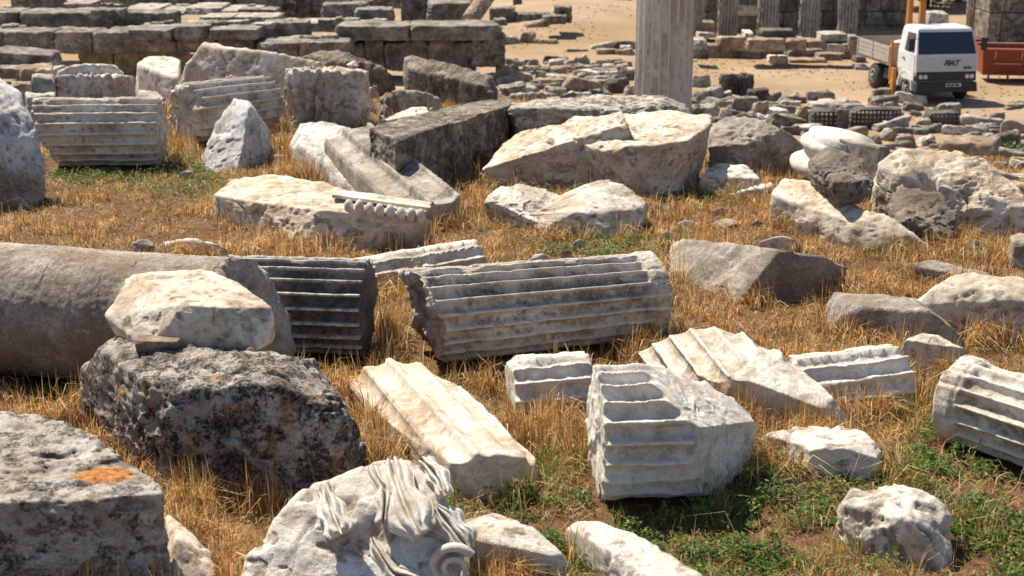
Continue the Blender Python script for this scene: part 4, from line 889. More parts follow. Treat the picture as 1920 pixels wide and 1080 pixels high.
wallrun(560, 660, 44, 56, 57.5, 2., 1, M['walltop'], 'pale platform stones between dark block and long cornice wall')
wallrun(624, 940, 46, 72, 54.2, 2.2, 2, M['wall'], 'long dark cornice course overhanging its wall, top centre left', name='cornice_wall', k=90)
wallrun(640, 892, 76, 128, 55.0, 1.4, 6, M['wall'], 'grooved brown wall under the long cornice course')
wallrun(884, 946, 68, 122, 54.4, 1.6, 1, M['limestone'], 'rough dark corner block ending the grooved brown wall')
wallrun(604, 690, 8, 42, 60, 1.4, 1, M['wall'], 'big dark tapered block behind the cornice course, left of the pair')
wallrun(665, 736, 13, 44, 59, 1.4, 1, M['wall'], 'bluish dark tapered block overlapping the big dark one')
wallrun(752, 800, -12, 38, 61, 1.4, 1, M['rub_a'], 'grey brown pillar stub behind the cornice course')
wallrun(800, 884, 5, 39, 60, 1.6, 1, M['wall'], 'dark wide block with a white stain left of the leaning shaft')
wallrun(520, 604, -5, 30, 66, 1.6, 2, M['limestone'], 'rough stub wall at the top edge left of the tapered blocks')
wallrun(700, 760, -14, 12, 68, 1.6, 1, M['limestone'], 'far rough blocks at the top edge above the tapered pair')
wallrun(918, 1032, 12, 38, 73, 1.4, 2, M['wall'], 'low dark wall slanting down to the path right of the leaning shaft', yt2=26)
wallrun(1018, 1062, 30, 42, 68, 1.2, 1, M['rub_a'], 'low grey block beside a square stump on the path')
wallrun(1040, 1072, 10, 39, 69, 1.0, 1, M['limestone'], 'square dark stump on the far side of the path')
wallrun(1078, 1152, 12, 29, 76, 1.4, 1, M['wall'], 'low dark wall on the dry knoll left of the column', yt2=17)
A = atd(880, 40, 57.5); B = atd(930, -30, 59.5)
drum('leaning_shaft', 'orange brown broken shaft leaning to the right on the cornice course', 'column shaft', M['rub_c'], A, B, .34, .30, n=0, nl=40, rough=.05, sp=False)
for i, (x0, y0, x1, y1, mm, lb) in enumerate([(-20, 88, 95, 118, 'a', 'long dark slanting slab with a pale upper edge at the left edge'), (-20, 118, 44, 136, 'a', 'lower dark slab at the left edge below the long slanting one'), (40, 116, 82, 140, 'c', 'orange tinted slab fragment leaning at the left heap'), (78, 120, 102, 140, 'b', 'white angular chip at the end of the left heap')]):
    blk(x0, y0, x1, y1, mm_[mm], lb, D=40 - i, depth=1.2, slant=.5 if i < 2 else -.3)
rng2 = np.random.RandomState(31)
for i in range(46):
    px, py, D = [(rng2.uniform(-30, 240), rng2.uniform(55, 60), 54.6), (rng2.uniform(235, 480), rng2.uniform(44, 50), 54.), (rng2.uniform(480, 640), rng2.uniform(70, 79), 53.6), (rng2.uniform(580, 930), rng2.uniform(40, 45), 56), (rng2.uniform(-20, 520), rng2.uniform(10, 20), 62.)][i % 5]
    w = rng2.uniform(12, 46); h = rng2.uniform(5, 13)
    blk(px, py - h, px + w, py + 1, mm_['abab'[i % 4]], 'loose broken stone lying on the old foundations at the upper left', group='loose stones on the foundations', D=D + rng2.uniform(0, 1), sub=4, k=22, a1=.06, a2=.05, chips=5, depth=rng2.uniform(.4, .9))
o_ = 0; cv_, cf_ = [], []
for V, Fc in CH: cv_.append(V); cf_.append(Fc + o_); o_ += len(V)
tag(mk('rubble_chips', np.concatenate(cv_), np.concatenate(cf_), M['rub_a']), 'small broken chips wedged between the rubble stones', 'rubble', kind='stuff')
# scattered far ruins at the top edge
for i in range(60):
    px = rng.uniform(300, 1185); D = rng.uniform(80, 112); g = atd(px, 0, D); w = rng.uniform(.5, 2.2); h = rng.uniform(.4, 1.1); z = float(gz(g[0], D))
    V, Fc = star(box_pts(g[0], g[0] + w, D, D + .8, z - .1, z + h), sub=3, k=40, a1=.06, a2=.04, seed=i)
    tag(mk('stone_block', V, Fc, mm_['aabd'[i % 4]]), 'distant squared ruin block near the top edge of the picture', 'stone block', 'distant blocks at the top edge')
for i, px in enumerate((965, 1038, 1071, 1108, 1128, 1181)):
    D = 84 + i % 3; a = atd(px, 0, D); z = float(gz(a[0], D)); h = 3.2; V, Fc = [], []
    bx(V, Fc, a[0] - .05, a[0] + .05, D, D + .1, z, z + h, .01); bx(V, Fc, a[0] - .09, a[0] + .09, D - .04, D + .14, z, z + .12, .02)
    tag(mk('post', V, Fc, M['dark'], smooth=False), 'thin dark fence post at the top edge beyond the path', 'post', 'thin posts beyond the path')

# ------------------------------------------------------------------ colonnade and back walls
CL = [(1300, 16, 'narrow shaft of the colonnade half hidden by the standing column'), (1364, 37, 'grey brown second shaft of the colonnade'), (1440, 40, 'third shaft of the colonnade with a pale left side'),
      (1517, 38, 'fourth shaft of the colonnade with fine flutes'), (1588, 36, 'chipped fifth shaft of the colonnade with a dark diagonal break'), (1828, 34, 'brown shaft behind the truck cab beside the big masonry pier')]
for i, (px, w, lb) in enumerate(CL):
    D = 68.5; a = atd(px, 50, D); r = w / 2 / F * (D * math.cos(PIT) + 2.3); z = float(gz(a[0], D))
    r = max(r, .42)
    drum('fluted_column', lb, 'column', M['grey'] if i != 5 else M['rub_c'], (a[0], D, z - .1), (a[0] + .05 * math.sin(i * 2), D, 5.2 + i % 2), r * 1.03, r, n=18, dep=.05, nl=70, wear=.05, ph=.1 * i, group='shafts of the far colonnade', sp=False, rough=.03, per=9)
def courses(x0, x1, y0, y1, z0, z1, nx, hs, seed, jit=.05):
    V, Fc = [], []; rg = np.random.RandomState(seed); z = z0
    while z < z1:
        h = hs * rg.uniform(.8, 1.25); x = x0 - rg.uniform(0, (x1 - x0) / nx)
        while x < x1:
            w = (x1 - x0) / nx * rg.uniform(.6, 1.4); xa, xb = max(x, x0), min(x + w, x1)
            if xb - xa > .1: j = rg.uniform(-jit, jit); bx(V, Fc, xa + .012, xb - .012, y0 + j, y1, z + .012, z + h - .012)
            x += w
        z += h
    return V, Fc
a, b = atd(1296, 40, 72), atd(1702, 40, 72)
V, Fc = courses(a[0], b[0], 72, 73.5, -2.8, 4.5, 14, .62, 3, .10)
o = mk('back_wall', V, Fc, M['wall'], smooth=False); bevel(o, .03, 1); tag(o, 'dark rough masonry wall behind the colonnade', 'wall', kind='thing')
a = atd(1853, 40, 66)
V, Fc = courses(a[0], a[0] + 6, 66, 68.5, -2.8, 5, 3.2, 1.55, 8, .06)
o = mk('masonry_pier', V, Fc, M['limestone'], smooth=False); bevel(o, .05, 2); tag(o, 'tall pier of large brown squared blocks at the top right edge', 'wall', kind='thing')
blk(1382, 8, 1422, 26, M['clean'], 'pale boulder resting high among dark rocks between colonnade shafts', D=70, depth=.8, k=20)
blk(1386, 24, 1421, 66, M['wall'], 'dark rock carrying the pale boulder between colonnade shafts', D=70, depth=1.)
blk(1310, 36, 1342, 58, M['wall'], 'dark rounded block between the first two colonnade shafts', D=70, depth=1.)
blk(1308, 57, 1346, 66, M['rub_b'], 'sunlit sill stone between the first two colonnade shafts', D=67, depth=1.)
blk(1739, 17, 1777, 60, M['rub_b'], 'pale square pier top showing above the truck cab', D=62, depth=1.1, k=90, sub=5, a1=.01, a2=.01)
rg3 = np.random.RandomState(8); n = 9000; yy = rg3.uniform(30, 76, n); xx = rg3.uniform(-2, 30, n) * yy / 55; k_ = fbm(np.stack([xx, yy, xx * 0], -1), .35, 2, 9) + .25 * fbm(np.stack([xx, yy, xx * 0], -1), 2, 2, 8) > .0
xx, yy = xx[k_], yy[k_]; n = len(xx); c_ = np.stack([xx, yy, gz(xx, yy) + .01], -1); s_ = (rg3.uniform(.02, .075, n) ** 1.0)[:, None, None]
O = np.array([(1, 0, 0), (0, 1, 0), (-1, 0, 0), (0, -1, 0), (0, 0, .7), (0, 0, -.7)], float); V = (c_[:, None] + O[None] * s_ * rg3.uniform(.6, 1.3, (n, 6, 1))).reshape(-1, 3)
Fo = np.array([(0, 1, 4), (1, 2, 4), (2, 3, 4), (3, 0, 4), (1, 0, 5), (2, 1, 5), (3, 2, 5), (0, 3, 5)]); Fc = (np.arange(n)[:, None, None] * 6 + Fo[None]).reshape(-1, 3)
tag(mk('gravel', V, Fc, M['rub_c'], smooth=False, origin=np.zeros(3)), 'small gravel and chips strewn over the sandy ground', 'gravel', kind='stuff')
# red brown container
def skip():
    g = np.array([atd(1828, 140, 55)[0], 54.0, -2.4]); t = empty('skip', g); tag(t, 'orange red steel tub with pale ribs on short feet beside the truck', 'steel tub')
    paint = plain('orange_red_paint', (.27, .055, .022), .55, 0, .4, .35, .1, 5); pale = plain('faded_red_edge', (.62, .30, .22), .6, 0, .3, .2)
    L = 5.4; H = .98; z0 = .28
    V = [(0, 0.25, z0), (L, .25, z0), (L, 1.6, z0), (0, 1.6, z0), (-.1, 0, z0 + H), (L + .1, 0, z0 + H), (L + .1, 1.9, z0 + H), (-.1, 1.9, z0 + H)]
    Vi = [(x * 1 + (.04 if x < 1 else -.04), y + (.04 if y < 1 else -.04), z + (.04 if z < 1 else 0.002)) for x, y, z in V]
    Fc = [(0, 3, 2, 1), (0, 1, 5, 4), (1, 2, 6, 5), (2, 3, 7, 6), (3, 0, 4, 7)]; Fi = [tuple(i + 8 for i in f[::-1]) for f in Fc]; rim = [(4, 5, 13, 12), (5, 6, 14, 13), (6, 7, 15, 14), (7, 4, 12, 15)]
    mk('tub', V + Vi, Fc + Fi + rim, paint, t, smooth=False)
    v, f = [], []
    for (a, b) in (((-.14, -.04), (L + .14, .03)), ((-.14, 1.87), (L + .14, 1.96))): bx(v, f, a[0], b[0], a[1], b[1], z0 + H, z0 + H + .05)
    mk('rim', v, f, pale, t, smooth=False)
    for i in range(6):
        x = .35 + i * .95; v = [(x, .0 - .06, z0 + H - .04), (x + .05, -.06, z0 + H - .04), (x + .05, .25 - .08, z0 + .45), (x, .25 - .08, z0 + .45), (x, .06, z0 + H - .04), (x + .05, .06, z0 + H - .04), (x + .05, .33, z0 + .45), (x, .33, z0 + .45)]
        mk('rib', v, [(0, 1, 2, 3), (7, 6, 5, 4), (0, 4, 5, 1), (1, 5, 6, 2), (2, 6, 7, 3), (3, 7, 4, 0)], pale, t, smooth=False)
    for i in range(3):
        v, f = [], []; x = .35 + i * 1.9; bx(v, f, x, x + 1.0, .07, .13, z0 + .43, z0 + .48); mk('rib', v, f, pale, t, smooth=False)
    for i in range(8):
        v, f = [], []; x = .2 + i * .7; bx(v, f, x, x + .07, .3, .38, 0, z0); mk('foot', v, f, paint, t, smooth=False)
    t.rotation_euler = (0, 0, R(-9))
skip()
def truck():
    g = np.array(atd(1771, 178, 49.2)); g[2] = float(gz(g[0], g[1])); t = empty('truck', g, R(8)); tag(t, 'white cab flatbed truck with an orange crane post, parked on the sand', 'truck')
    white = plain('white_truck_paint', (.70, .71, .69), .38, 0, .5, .22, 0, 2); blackm = plain('black_plastic', (.015, .015, .017), .5); glass = plain('dark_glass', (.012, .016, .03), .05, 0, .9, .02)
    tyre = plain('tyre_rubber', (.045, .04, .036), .9); steel = plain('wheel_steel', (.30, .29, .27), .5, .3); wood = plain('grey_planks', (.46, .41, .33), .8, 0, .2, .35, .2, 4); orange = plain('orange_crane_paint', (.50, .20, .035), .5, 0, .4, .3, 0, 4); chrome = plain('lamp_glass', (.6, .6, .6), .15, .2, .8)
    lowv = plain('grey_lower_panel', (.50, .52, .53), .4)
    # cab shell lofted from side sections: (y, z) outline, width narrows to the roof
    def cabring(z, y0, y1, hw): return [(-hw, y0, z), (hw, y0, z), (hw, y1, z), (-hw, y1, z)]
    secs = [cabring(.62, .10, 1.55, 1.03), cabring(1.0, .02, 1.6, 1.08), cabring(1.10, 0, 1.62, 1.10), cabring(1.62, .03, 1.62, 1.10), cabring(1.70, .06, 1.62, 1.09), cabring(2.36, .30, 1.58, 1.0), cabring(2.50, .36, 1.56, .97), cabring(2.57, .48, 1.48, .86)]
    V = [p for s in secs for p in s]; Fc = [(3, 2, 1, 0)]
    for i in range(len(secs) - 1):
        for j in range(4): Fc.append((i * 4 + j, i * 4 + (j + 1) % 4, i * 4 + 4 + (j + 1) % 4, i * 4 + 4 + j))
    n = len(secs) * 4; Fc.append((n - 4, n - 3, n - 2, n - 1))
    cab = mk('cab', V, Fc, white, t, smooth=False); bevel(cab, .03, 2)
    def quad(name, P, mat, par, th=.012, nrm=(0, -1, 0)):
        P = np.array(P, float); nn = np.array(nrm, float); nn /= np.linalg.norm(nn); return mk(name, np.concatenate([P + nn * th, P - nn * .01]), [(0, 1, 2, 3), (7, 6, 5, 4), (0, 4, 5, 1), (1, 5, 6, 2), (2, 6, 7, 3), (3, 7, 4, 0)], mat, par, smooth=False)
    quad('windscreen', [(-1.0, .068, 1.72), (1.0, .068, 1.72), (.92, .30, 2.36), (-.92, .30, 2.36)], glass, t, .02, (0, -1, .3))
    quad('window_seal', [(-1.03, .055, 1.685), (1.03, .055, 1.685), (.95, .32, 2.40), (-.95, .32, 2.40)], blackm, t, .008, (0, -1, .3))
    for s in (-1, 1):
        w = [(s * 1.085, .28, 1.75), (s * 1.085, 1.05, 1.75), (s * 1.005, 1.02, 2.36), (s * 1.005, .44, 2.36)]
        if s < 0: w = w[::-1]
        d = quad('door', [(s * 1.10, .14, .78), (s * 1.10, 1.18, .78), (s * 1.10, 1.18, 1.68), (s * 1.10, .14, 1.68)][::(1 if s > 0 else -1)], white, t, .018, (s, 0, 0))
        quad('door_window', w, glass, d, .03, (s, 0, .12)); v, f = [], []; bx(v, f, s * 1.135 - .02, s * 1.135 + .02, .95, 1.12, 1.45, 1.49); mk('handle', v, f, blackm, d, smooth=False)
        v, f = [], []; bx(v, f, s * 1.30 - .10, s * 1.30 + .10, .02, .08, 1.80, 2.22); bx(v, f, min(s * 1.08, s * 1.3), max(s * 1.08, s * 1.3), .05, .08, 2.2, 2.225); mk('mirror', v, f, blackm, t, smooth=False)
        # headlight pair
        for q in (0, 1):
            vv, ff = cyl((s * (.92 - q * .17), -.03, .93), (s * (.92 - q * .17), .05, .93), .075, .075, n=0, dep=0, nl=4, endA=0, endB=0, wear=0, rough=0); mk('headlight', vv, ff, chrome, t)
    quad('front_panel', [(-1.07, 0, 1.12), (1.07, 0, 1.12), (1.06, .03, 1.60), (-1.06, .03, 1.60)], lowv, t, .012)
    v, f = [], []; bx(v, f, -1.08, 1.08, -.02, .3, .78, 1.10, .02); mk('grille', v, f, blackm, t, smooth=False)
    v, f = [], []; bx(v, f, -1.1, 1.1, -.14, .12, .42, .74, .03); b_ = mk('bumper', v, f, blackm, t, smooth=False)
    pl = quad('number_plate', [(-.05, -.145, .60), (.50, -.145, .60), (.50, -.145, .72), (-.05, -.145, .72)], plain('plate_white', (.6, .6, .58), .5), t, .012)
    def text(s, x, z, size, par, y, shear=.0, mat=blackm):
        cu = bpy.data.curves.new('badge', 'FONT'); cu.body = s; cu.size = size; cu.extrude = .006; cu.shear = shear; cu.offset = .008
        o = bpy.data.objects.new('badge', cu); COL.objects.link(o); dg = bpy.context.evaluated_depsgraph_get(); me = bpy.data.meshes.new_from_object(o.evaluated_get(dg)); bpy.data.objects.remove(o)
        q = bpy.data.objects.new('badge', me); COL.objects.link(q); me.materials.clear(); me.materials.append(mat); q.rotation_euler = (R(90), 0, 0); q.location = (x, y, z); q.parent = par
    text('FIAT', -.12, 1.30, .26, t, -.012, .4); text('50 NC', .60, 1.19, .10, t, -.012)
    text('09 AF 118', -.01, .625, .10, pl, -.162)
    for i in (-.6, 0, .6):
        v, f = [], []; bx(v, f, i - .25, i + .28, .035, .05, 1.70, 1.72); mk('wiper', v, f, blackm, t, smooth=False)
    for s in (-1, 1):
        # wheel arches and front wheels, rear double wheels
        vv, ff = [], []
        for k_ in range(13):
            a = math.pi * k_ / 12; c_, s_ = math.cos(a), math.sin(a)
            for rr in (.56, .63):
                for xx in (s * .82, s * 1.13): vv.append((xx, .86 + rr * c_, .45 + rr * s_))
        for k_ in range(12):
            a = k_ * 4; b = a + 4
            for q in ((0, 1), (1, 3), (3, 2), (2, 0)): ff.append((a + q[0], a + q[1], b + q[1], b + q[0]))
        ff += [(0, 1, 3, 2), (48, 50, 51, 49)]; mk('wheel_arch', vv, ff, white, t, smooth=False)
        for (yy, w) in ((.86, .24), (3.75, .48)):
            wh = empty('wheel', (0, 0, 0)); wh.parent = t
            x0, x1 = (s * .80, s * (.80 + w)) if yy < 2 else (s * .62, s * (.62 + w))
            prof = [(.27, 0), (.40, 0), (.455, .05), (.465, abs(x1 - x0) - .05), (.42, abs(x1 - x0)), (.27, abs(x1 - x0))]
            V2, F2 = lathe(prof, (x0, yy, .465), (s, 0, 0), 2, 60, 0); mk('tyre', V2, F2, tyre, wh)
            V2, F2 = lathe([(.05, 0), (.27, 0), (.27, .02), (.10, -.06), (.03, -.06)], (x1 - s * .0, yy, .465), (s, 0, 0), 2, 40, 0); mk('rim', V2, F2, steel, wh)
            V2, F2 = lathe([(.02, 0), (.09, 0), (.08, .05), (.02, .06)], (x1, yy, .465), (s, 0, 0), 2, 24, 0); mk('hub', V2, F2, steel, wh)
    v, f = [], []; bx(v, f, -.45, -.33, .8, 4.8, .62, .84); bx(v, f, .33, .45, .8, 4.8, .62, .84); bx(v, f, -.33, .33, 2.0, 2.1, .62, .8); bx(v, f, -.5, .5, .8, 2.9, .45, .62); bx(v, f, -.9, .9, 3.65, 3.85, .40, .53); mk('chassis', v, f, blackm, t, smooth=False)
    v, f = [], []; bx(v, f, -.98, -.55, 2.3, 3.1, .50, .85, .04); mk('fuel_tank', v, f, blackm, t, smooth=False)
    v, f = [], []; bx(v, f, -1.10, 1.10, 2.25, 5.35, 1.02, 1.12); mk('bed_floor', v, f, wood, t, smooth=False)
    for s in (-1, 1):
        v, f = [], []
        for q in range(4): bx(v, f, min(s * 1.10, s * 1.14), max(s * 1.10, s * 1.14), 2.27, 5.33, 1.13 + q * .145, 1.13 + q * .145 + .125)
        for yy in (2.27, 3.8, 5.25): bx(v, f, min(s * 1.14, s * 1.16), max(s * 1.14, s * 1.16), yy, yy + .07, 1.05, 1.72)
        mk('side_board', v, f, wood, t, smooth=False)
    for yy in (2.25, 5.30):
        v, f = [], []; bx(v, f, -1.09, 1.09, yy, yy + .04, 1.13, 1.72); mk('end_board', v, f, wood, t, smooth=False)
    v, f = [], []; bx(v, f, -1.13, -1.05, 2.15, 2.24, .55, 1.9); bx(v, f, 1.05, 1.13, 2.15, 2.24, .55, 1.9); bx(v, f, -1.05, 1.05, 2.15, 2.24, 1.74, 1.84); mk('headboard_frame', v, f, orange, t, smooth=False)
    cr = []
    v, f = [], []; bx(v, f, -.75, .75, 1.72, 2.12, .62, 1.0); bx(v, f, -.78, -.58, 1.75, 1.98, 1.0, 4.4, .03); mk('crane_post', v, f, orange, t, smooth=False)
    v, f = [], []; bx(v, f, -.30, -.06, 1.85, 2.05, 2.2, 3.6, .04); mk('crane_cylinder', v, f, orange, t, smooth=False)
    v = [(-.8, 1.8, 4.2), (-.5, 1.8, 4.05), (.7, 1.8, 3.05), (.55, 1.8, 2.85), (-.8, 2.05, 4.2), (-.5, 2.05, 4.05), (.7, 2.05, 3.05), (.55, 2.05, 2.85)]
    v, f = [], []; bx(v, f, -.58, -.04, 1.86, 2.02, 3.35, 3.5); mk('crane_arm', v, f, orange, t, smooth=False)
    v, f = [], []; bx(v, f, -1.2, -1.08, 1.66, 1.9, .1, 1.02); mk('stabiliser_leg', v, f, orange, t, smooth=False)
    c = Vector((-.35, 3.4, 1.13)); c.rotate(Matrix.Rotation(R(8), 3, 'Z')); P = np.array([(-.3, -.5, 0), (.4, -.4, 0), (.4, .7, 0), (-.3, .5, 0), (-.2, -.3, .62), (.3, -.2, .55), (.25, .5, .66), (-.2, .3, .58)]) + np.array(t.location) + np.array(c)
    V, Fc = star(P, sub=4, k=14, seed=5); tag(mk('cement_sack', V, Fc, M['clean']), 'white bulging bundle lying on the truck bed', 'sack')
truck()
a = atd(1841, 78, 58); P = box_pts(a[0] - .25, a[0] + .25, 58, 58.4, -1.6, a[2] + .1)
V, Fc = star(P, sub=4, k=8, a2=.05, seed=9); tag(mk('cloth_bundle', V, Fc, plain('dark_red_cloth', (.20, .015, .04), .9)), 'dark red cloth bundle behind the steel tub beside the truck mirror', 'bundle')
blk(1826, 86, 1852, 100, M['rub_b'], 'pale stone beneath the dark red bundle', D=58.5, depth=.5)
blk(1855, 86, 1935, 104, M['rub_b'], 'pale footing stone of the masonry pier at the right edge', D=63, depth=1.)

# ------------------------------------------------------------------ trees behind the truck and low shrubs
def leafcloud(C, Rr, n, size, cols, seed):
    rg = np.random.RandomState(seed); d = rg.normal(size=(n, 3)); d /= np.linalg.norm(d, axis=1)[:, None]
    r = rg.uniform(.35, 1, n) ** .5; base = np.array(C) + d * r[:, None] * np.array(Rr) * (1 + .35 * fbm(d * 1.0, 2.2, 3, seed))[:, None]
    keep = fbm(base, .9 / max(.3, min(Rr)) * 1.5, 2, seed + 2) > -.22; base = base[keep]; n = len(base)
    a = rg.normal(size=(n, 3)); a /= np.linalg.norm(a, axis=1)[:, None]; b = np.cross(a, rg.normal(size=(n, 3))); b /= np.linalg.norm(b, axis=1)[:, None]
    s = size * rg.uniform(.5, 1.3, n)[:, None]
    V = np.stack([base - a * s, base + b * s * .5, base + a * s, base - b * s * .5], 1).reshape(-1, 3); Fc = np.arange(4 * n).reshape(-1, 4)
    c = np.array(cols)[rg.randint(0, len(cols), n)] * rg.uniform(.7, 1.25, n)[:, None]; return V, Fc, np.repeat(c, 4, 0)
def paint(o, c):
    at = o.data.color_attributes.new('tint', 'FLOAT_COLOR', 'POINT'); at.data.foreach_set('color', np.concatenate([c, np.ones((len(c), 1))], 1).astype(np.float32).ravel())
GREENS = [(.05, .10, .02), (.08, .14, .03), (.12, .17, .04), (.04, .08, .02)]
bark = plain('bark', (.13, .09, .06), .9, 0, .1, .3, .4)
for i, (px, D, lb, cols) in enumerate([(1735, 84, 'dark green bushy tree behind the truck cab', GREENS), (1795, 88, 'light green tree right of the bushy one, behind the brown shaft', [(.10, .16, .03), (.16, .22, .05), (.2, .2, .04)]), (1850, 80, 'yellowish slim shrub tree between brown shaft and masonry pier', [(.25, .22, .03), (.18, .18, .03), (.1, .13, .03)])]):
    a = atd(px, 20, D); z = float(gz(a[0], D)); t = empty('tree', (a[0], D, z)); tag(t, lb, 'tree'); rr = (3.2, 2.6, 3.2) if i < 2 else (.8, .8, 2.6)
    V, Fc, c = leafcloud((0, 0, 3.6 if i < 2 else 2.8), rr, 16000 if i < 2 else 4000, .17, cols, i); o = mk('crown', V, Fc, M['leaf'], t, smooth=False); paint(o, c)
    vv, ff = cyl((0, 0, -.2), (.1, 0, 3.4), .22, .08, n=0, nl=20, rough=.03, seed=i)
    for q in range(5):
        an = q * 1.3; v2, f2 = cyl((.05, 0, 1.4 + .3 * q), (math.cos(an) * rr[0] * .6, math.sin(an) * rr[1] * .6, 3.2 + .3 * q), .08, .02, n=0, nl=14, rough=.01, seed=q)
        ff += [tuple(x + len(vv) for x in f_) for f_ in f2]; vv = np.concatenate([vv, v2])
    mk('trunk', vv, ff, bark, t)

# ------------------------------------------------------------------ dry grass and green cover
from bisect import bisect
def topix(P):
    z = P[:, 2] - CAMH; y = P[:, 1]; q = y * math.cos(PIT) - z * math.sin(PIT); u = y * math.sin(PIT) + z * math.cos(PIT)
    return 960 + F * P[:, 0] / q, 540 - F * u / q
def hm(x, y):
    ix = np.clip(np.floor(x / .05).astype(int) + 400, 0, 799); iy = np.clip(np.floor(y / .05).astype(int), 0, 899); return HM[ix, iy]
_HD = HM.copy()
for _ in range(5):
    a_ = _HD; _HD = np.maximum.reduce([a_, np.roll(a_, 1, 0), np.roll(a_, -1, 0), np.roll(a_, 1, 1), np.roll(a_, -1, 1)])
def near(x, y):
    ix = np.clip(np.floor(x / .05).astype(int) + 400, 0, 799); iy = np.clip(np.floor(y / .05).astype(int), 0, 899); return _HD[ix, iy] > .15
def blades(base, h, wd, lean, ang, curl, col, name, label, cat, mat, kind='stuff'):
    n = len(base); yaw = np.random.RandomState(1).uniform(0, 2 * math.pi, n)
    s = np.stack([np.cos(yaw), np.sin(yaw), yaw * 0], -1) * wd[:, None]; d = np.stack([np.cos(ang), np.sin(ang), ang * 0], -1)
    m1 = base + d * (lean * h * .32)[:, None] + np.array([0, 0, 1]) * (h * .5 * np.sqrt(np.maximum(.05, 1 - lean ** 2 * .4)))[:, None]
    m2 = base + d * (lean * h * .85 + curl * h * .3)[:, None] + np.array([0, 0, 1]) * (h * np.maximum(.12, 1 - .75 * lean - .25 * curl))[:, None]
    V = np.stack([base - s, base + s, m1 - s * .75, m1 + s * .75, m2], 1).reshape(-1, 3); i = np.arange(n)[:, None] * 5
    F4 = np.concatenate([i + 0, i + 1, i + 3, i + 2], 1); F3 = np.concatenate([i + 2, i + 3, i + 4], 1)
    me = bpy.data.meshes.new(name); me.vertices.add(len(V)); me.vertices.foreach_set('co', V.astype(np.float32).ravel())
    me.loops.add(n * 7); li = np.concatenate([F4, F3], 1).astype(np.int32); me.loops.foreach_set('vertex_index', li.ravel())
    me.polygons.add(2 * n); ls = (np.arange(n)[:, None] * 7 + np.array([[0, 4]])).astype(np.int32); me.polygons.foreach_set('loop_start', ls.ravel())
    me.polygons.foreach_set('loop_total', np.tile(np.array([4, 3], np.int32), n)); me.update(calc_edges=True); me.materials.append(mat)
    o = bpy.data.objects.new(name, me); COL.objects.link(o); paint(o, np.repeat(col, 5, 0)); tag(o, label, cat, kind=kind); return o
rg = np.random.RandomState(12)
N = 560000
Y = 9.2 + (34 - 9.2) * rg.uniform(0, 1, N) ** 1.25; X = rg.uniform(-1, 1, N) * (Y * .42 + 1.2)
P = np.stack([X, Y, gz(X, Y)], -1)
PX, PY = topix(P)
Q3 = np.stack([X, Y, X * 0], -1)
cl = fbm(Q3, 1.1, 3, 3); cl2 = fbm(Q3, 3.5, 2, 7)
keep = (rg.uniform(0, 1, N) < np.clip(.50 + 1.8 * cl + 1.5 * cl2 + .25 * near(X, Y), .04, 1)) & (hm(X, Y) < P[:, 2] + .10)
def blob(cx, cy, rx, ry): return np.exp(-(((PX - cx) / rx) ** 2 + ((PY - cy) / ry) ** 2) ** 1.5)
green = np.clip(blob(1230, 960, 420, 75) + blob(1480, 1010, 300, 90) + blob(1840, 870, 150, 110) + blob(1880, 1000, 120, 120) + blob(1000, 930, 170, 45) + blob(215, 320, 160, 32) + blob(330, 350, 100, 30) * .6 + blob(950, 1050, 130, 40) + blob(60, 715, 90, 40) * .6 + blob(1130, 470, 130, 25) * .5 + blob(1650, 480, 60, 30) * .3, 0, 1)
green = np.clip(green + .5 * cl2 * green, 0, 1)
tall = np.clip(blob(745, 650, 45, 60) * 1.5 + blob(1040, 850, 110, 70) * 1.1 + blob(820, 760, 90, 60) * .5 + blob(1450, 790, 110, 40) * 1.0 + blob(1240, 570, 60, 50) * .5 + blob(570, 310, 60, 40) * .9 + blob(340, 280, 40, 40) * .8 + blob(1560, 760, 60, 40) * .5 + blob(1740, 760, 60, 60) * .8 + blob(860, 420, 70, 60) * .6 + blob(1080, 320, 50, 20) * .8 + blob(370, 960, 45, 60) * .8 + blob(700, 800, 60, 60) * .5 + blob(1700, 470, 60, 40) * .6, 0, 1.4)
nr = near(X, Y)
flat = blob(250, 400, 260, 60)
h = .05 + .12 * np.clip(.6 + 1.6 * cl + rg.normal(size=N) * .35, 0.1, 1.8) + .33 * tall * rg.uniform(.4, 1, N) + .40 * nr * rg.uniform(0, 1, N) * sm((cl2 + cl + .05) / .3) + .26 * sm((cl2 - .10) / .2) * rg.uniform(.2, 1, N)
h = h * (1 - .35 * flat); h = np.minimum(h, .58)
keep &= rg.uniform(0, 1, N) < np.clip(1.0 - .80 * green, 0, 1)
keep &= ~((Y > 27) & (X > 3.5) & (rg.uniform(0, 1, N) < .8))
sel = np.where(keep)[0]
X, Y, P, PXs, PYs, h, grn, cls, tl, c2 = X[sel], Y[sel], P[sel], PX[sel], PY[sel], h[sel], green[sel], cl[sel], tall[sel], cl2[sel]
n = len(sel); lean = np.clip(rg.normal(.55, .35, n) - .25 * np.minimum(tl, 1), 0, 1.25); ang = 2.5 * math.pi * fbm(np.stack([X, Y, X * 0], -1), 1.6, 2, 21) + rg.normal(0, .9, n)
pal = np.array([(.46, .235, .07), (.56, .34, .13), (.30, .13, .038), (.64, .46, .23), (.15, .065, .022), (.76, .62, .40)])
ci = rg.choice(6, n, p=[.25, .24, .17, .14, .13, .07]); col = pal[ci] * rg.uniform(.75, 1.12, n)[:, None] * np.clip(1 + .9 * c2 + .5 * cls, .5, 1.3)[:, None]
gs = (rg.uniform(0, 1, n) < (.07 + .55 * grn)); col[gs] = np.array([(.14, .20, .04), (.24, .26, .06)])[rg.randint(0, 2, gs.sum())] * rg.uniform(.7, 1.3, gs.sum())[:, None]
print('blades', n)
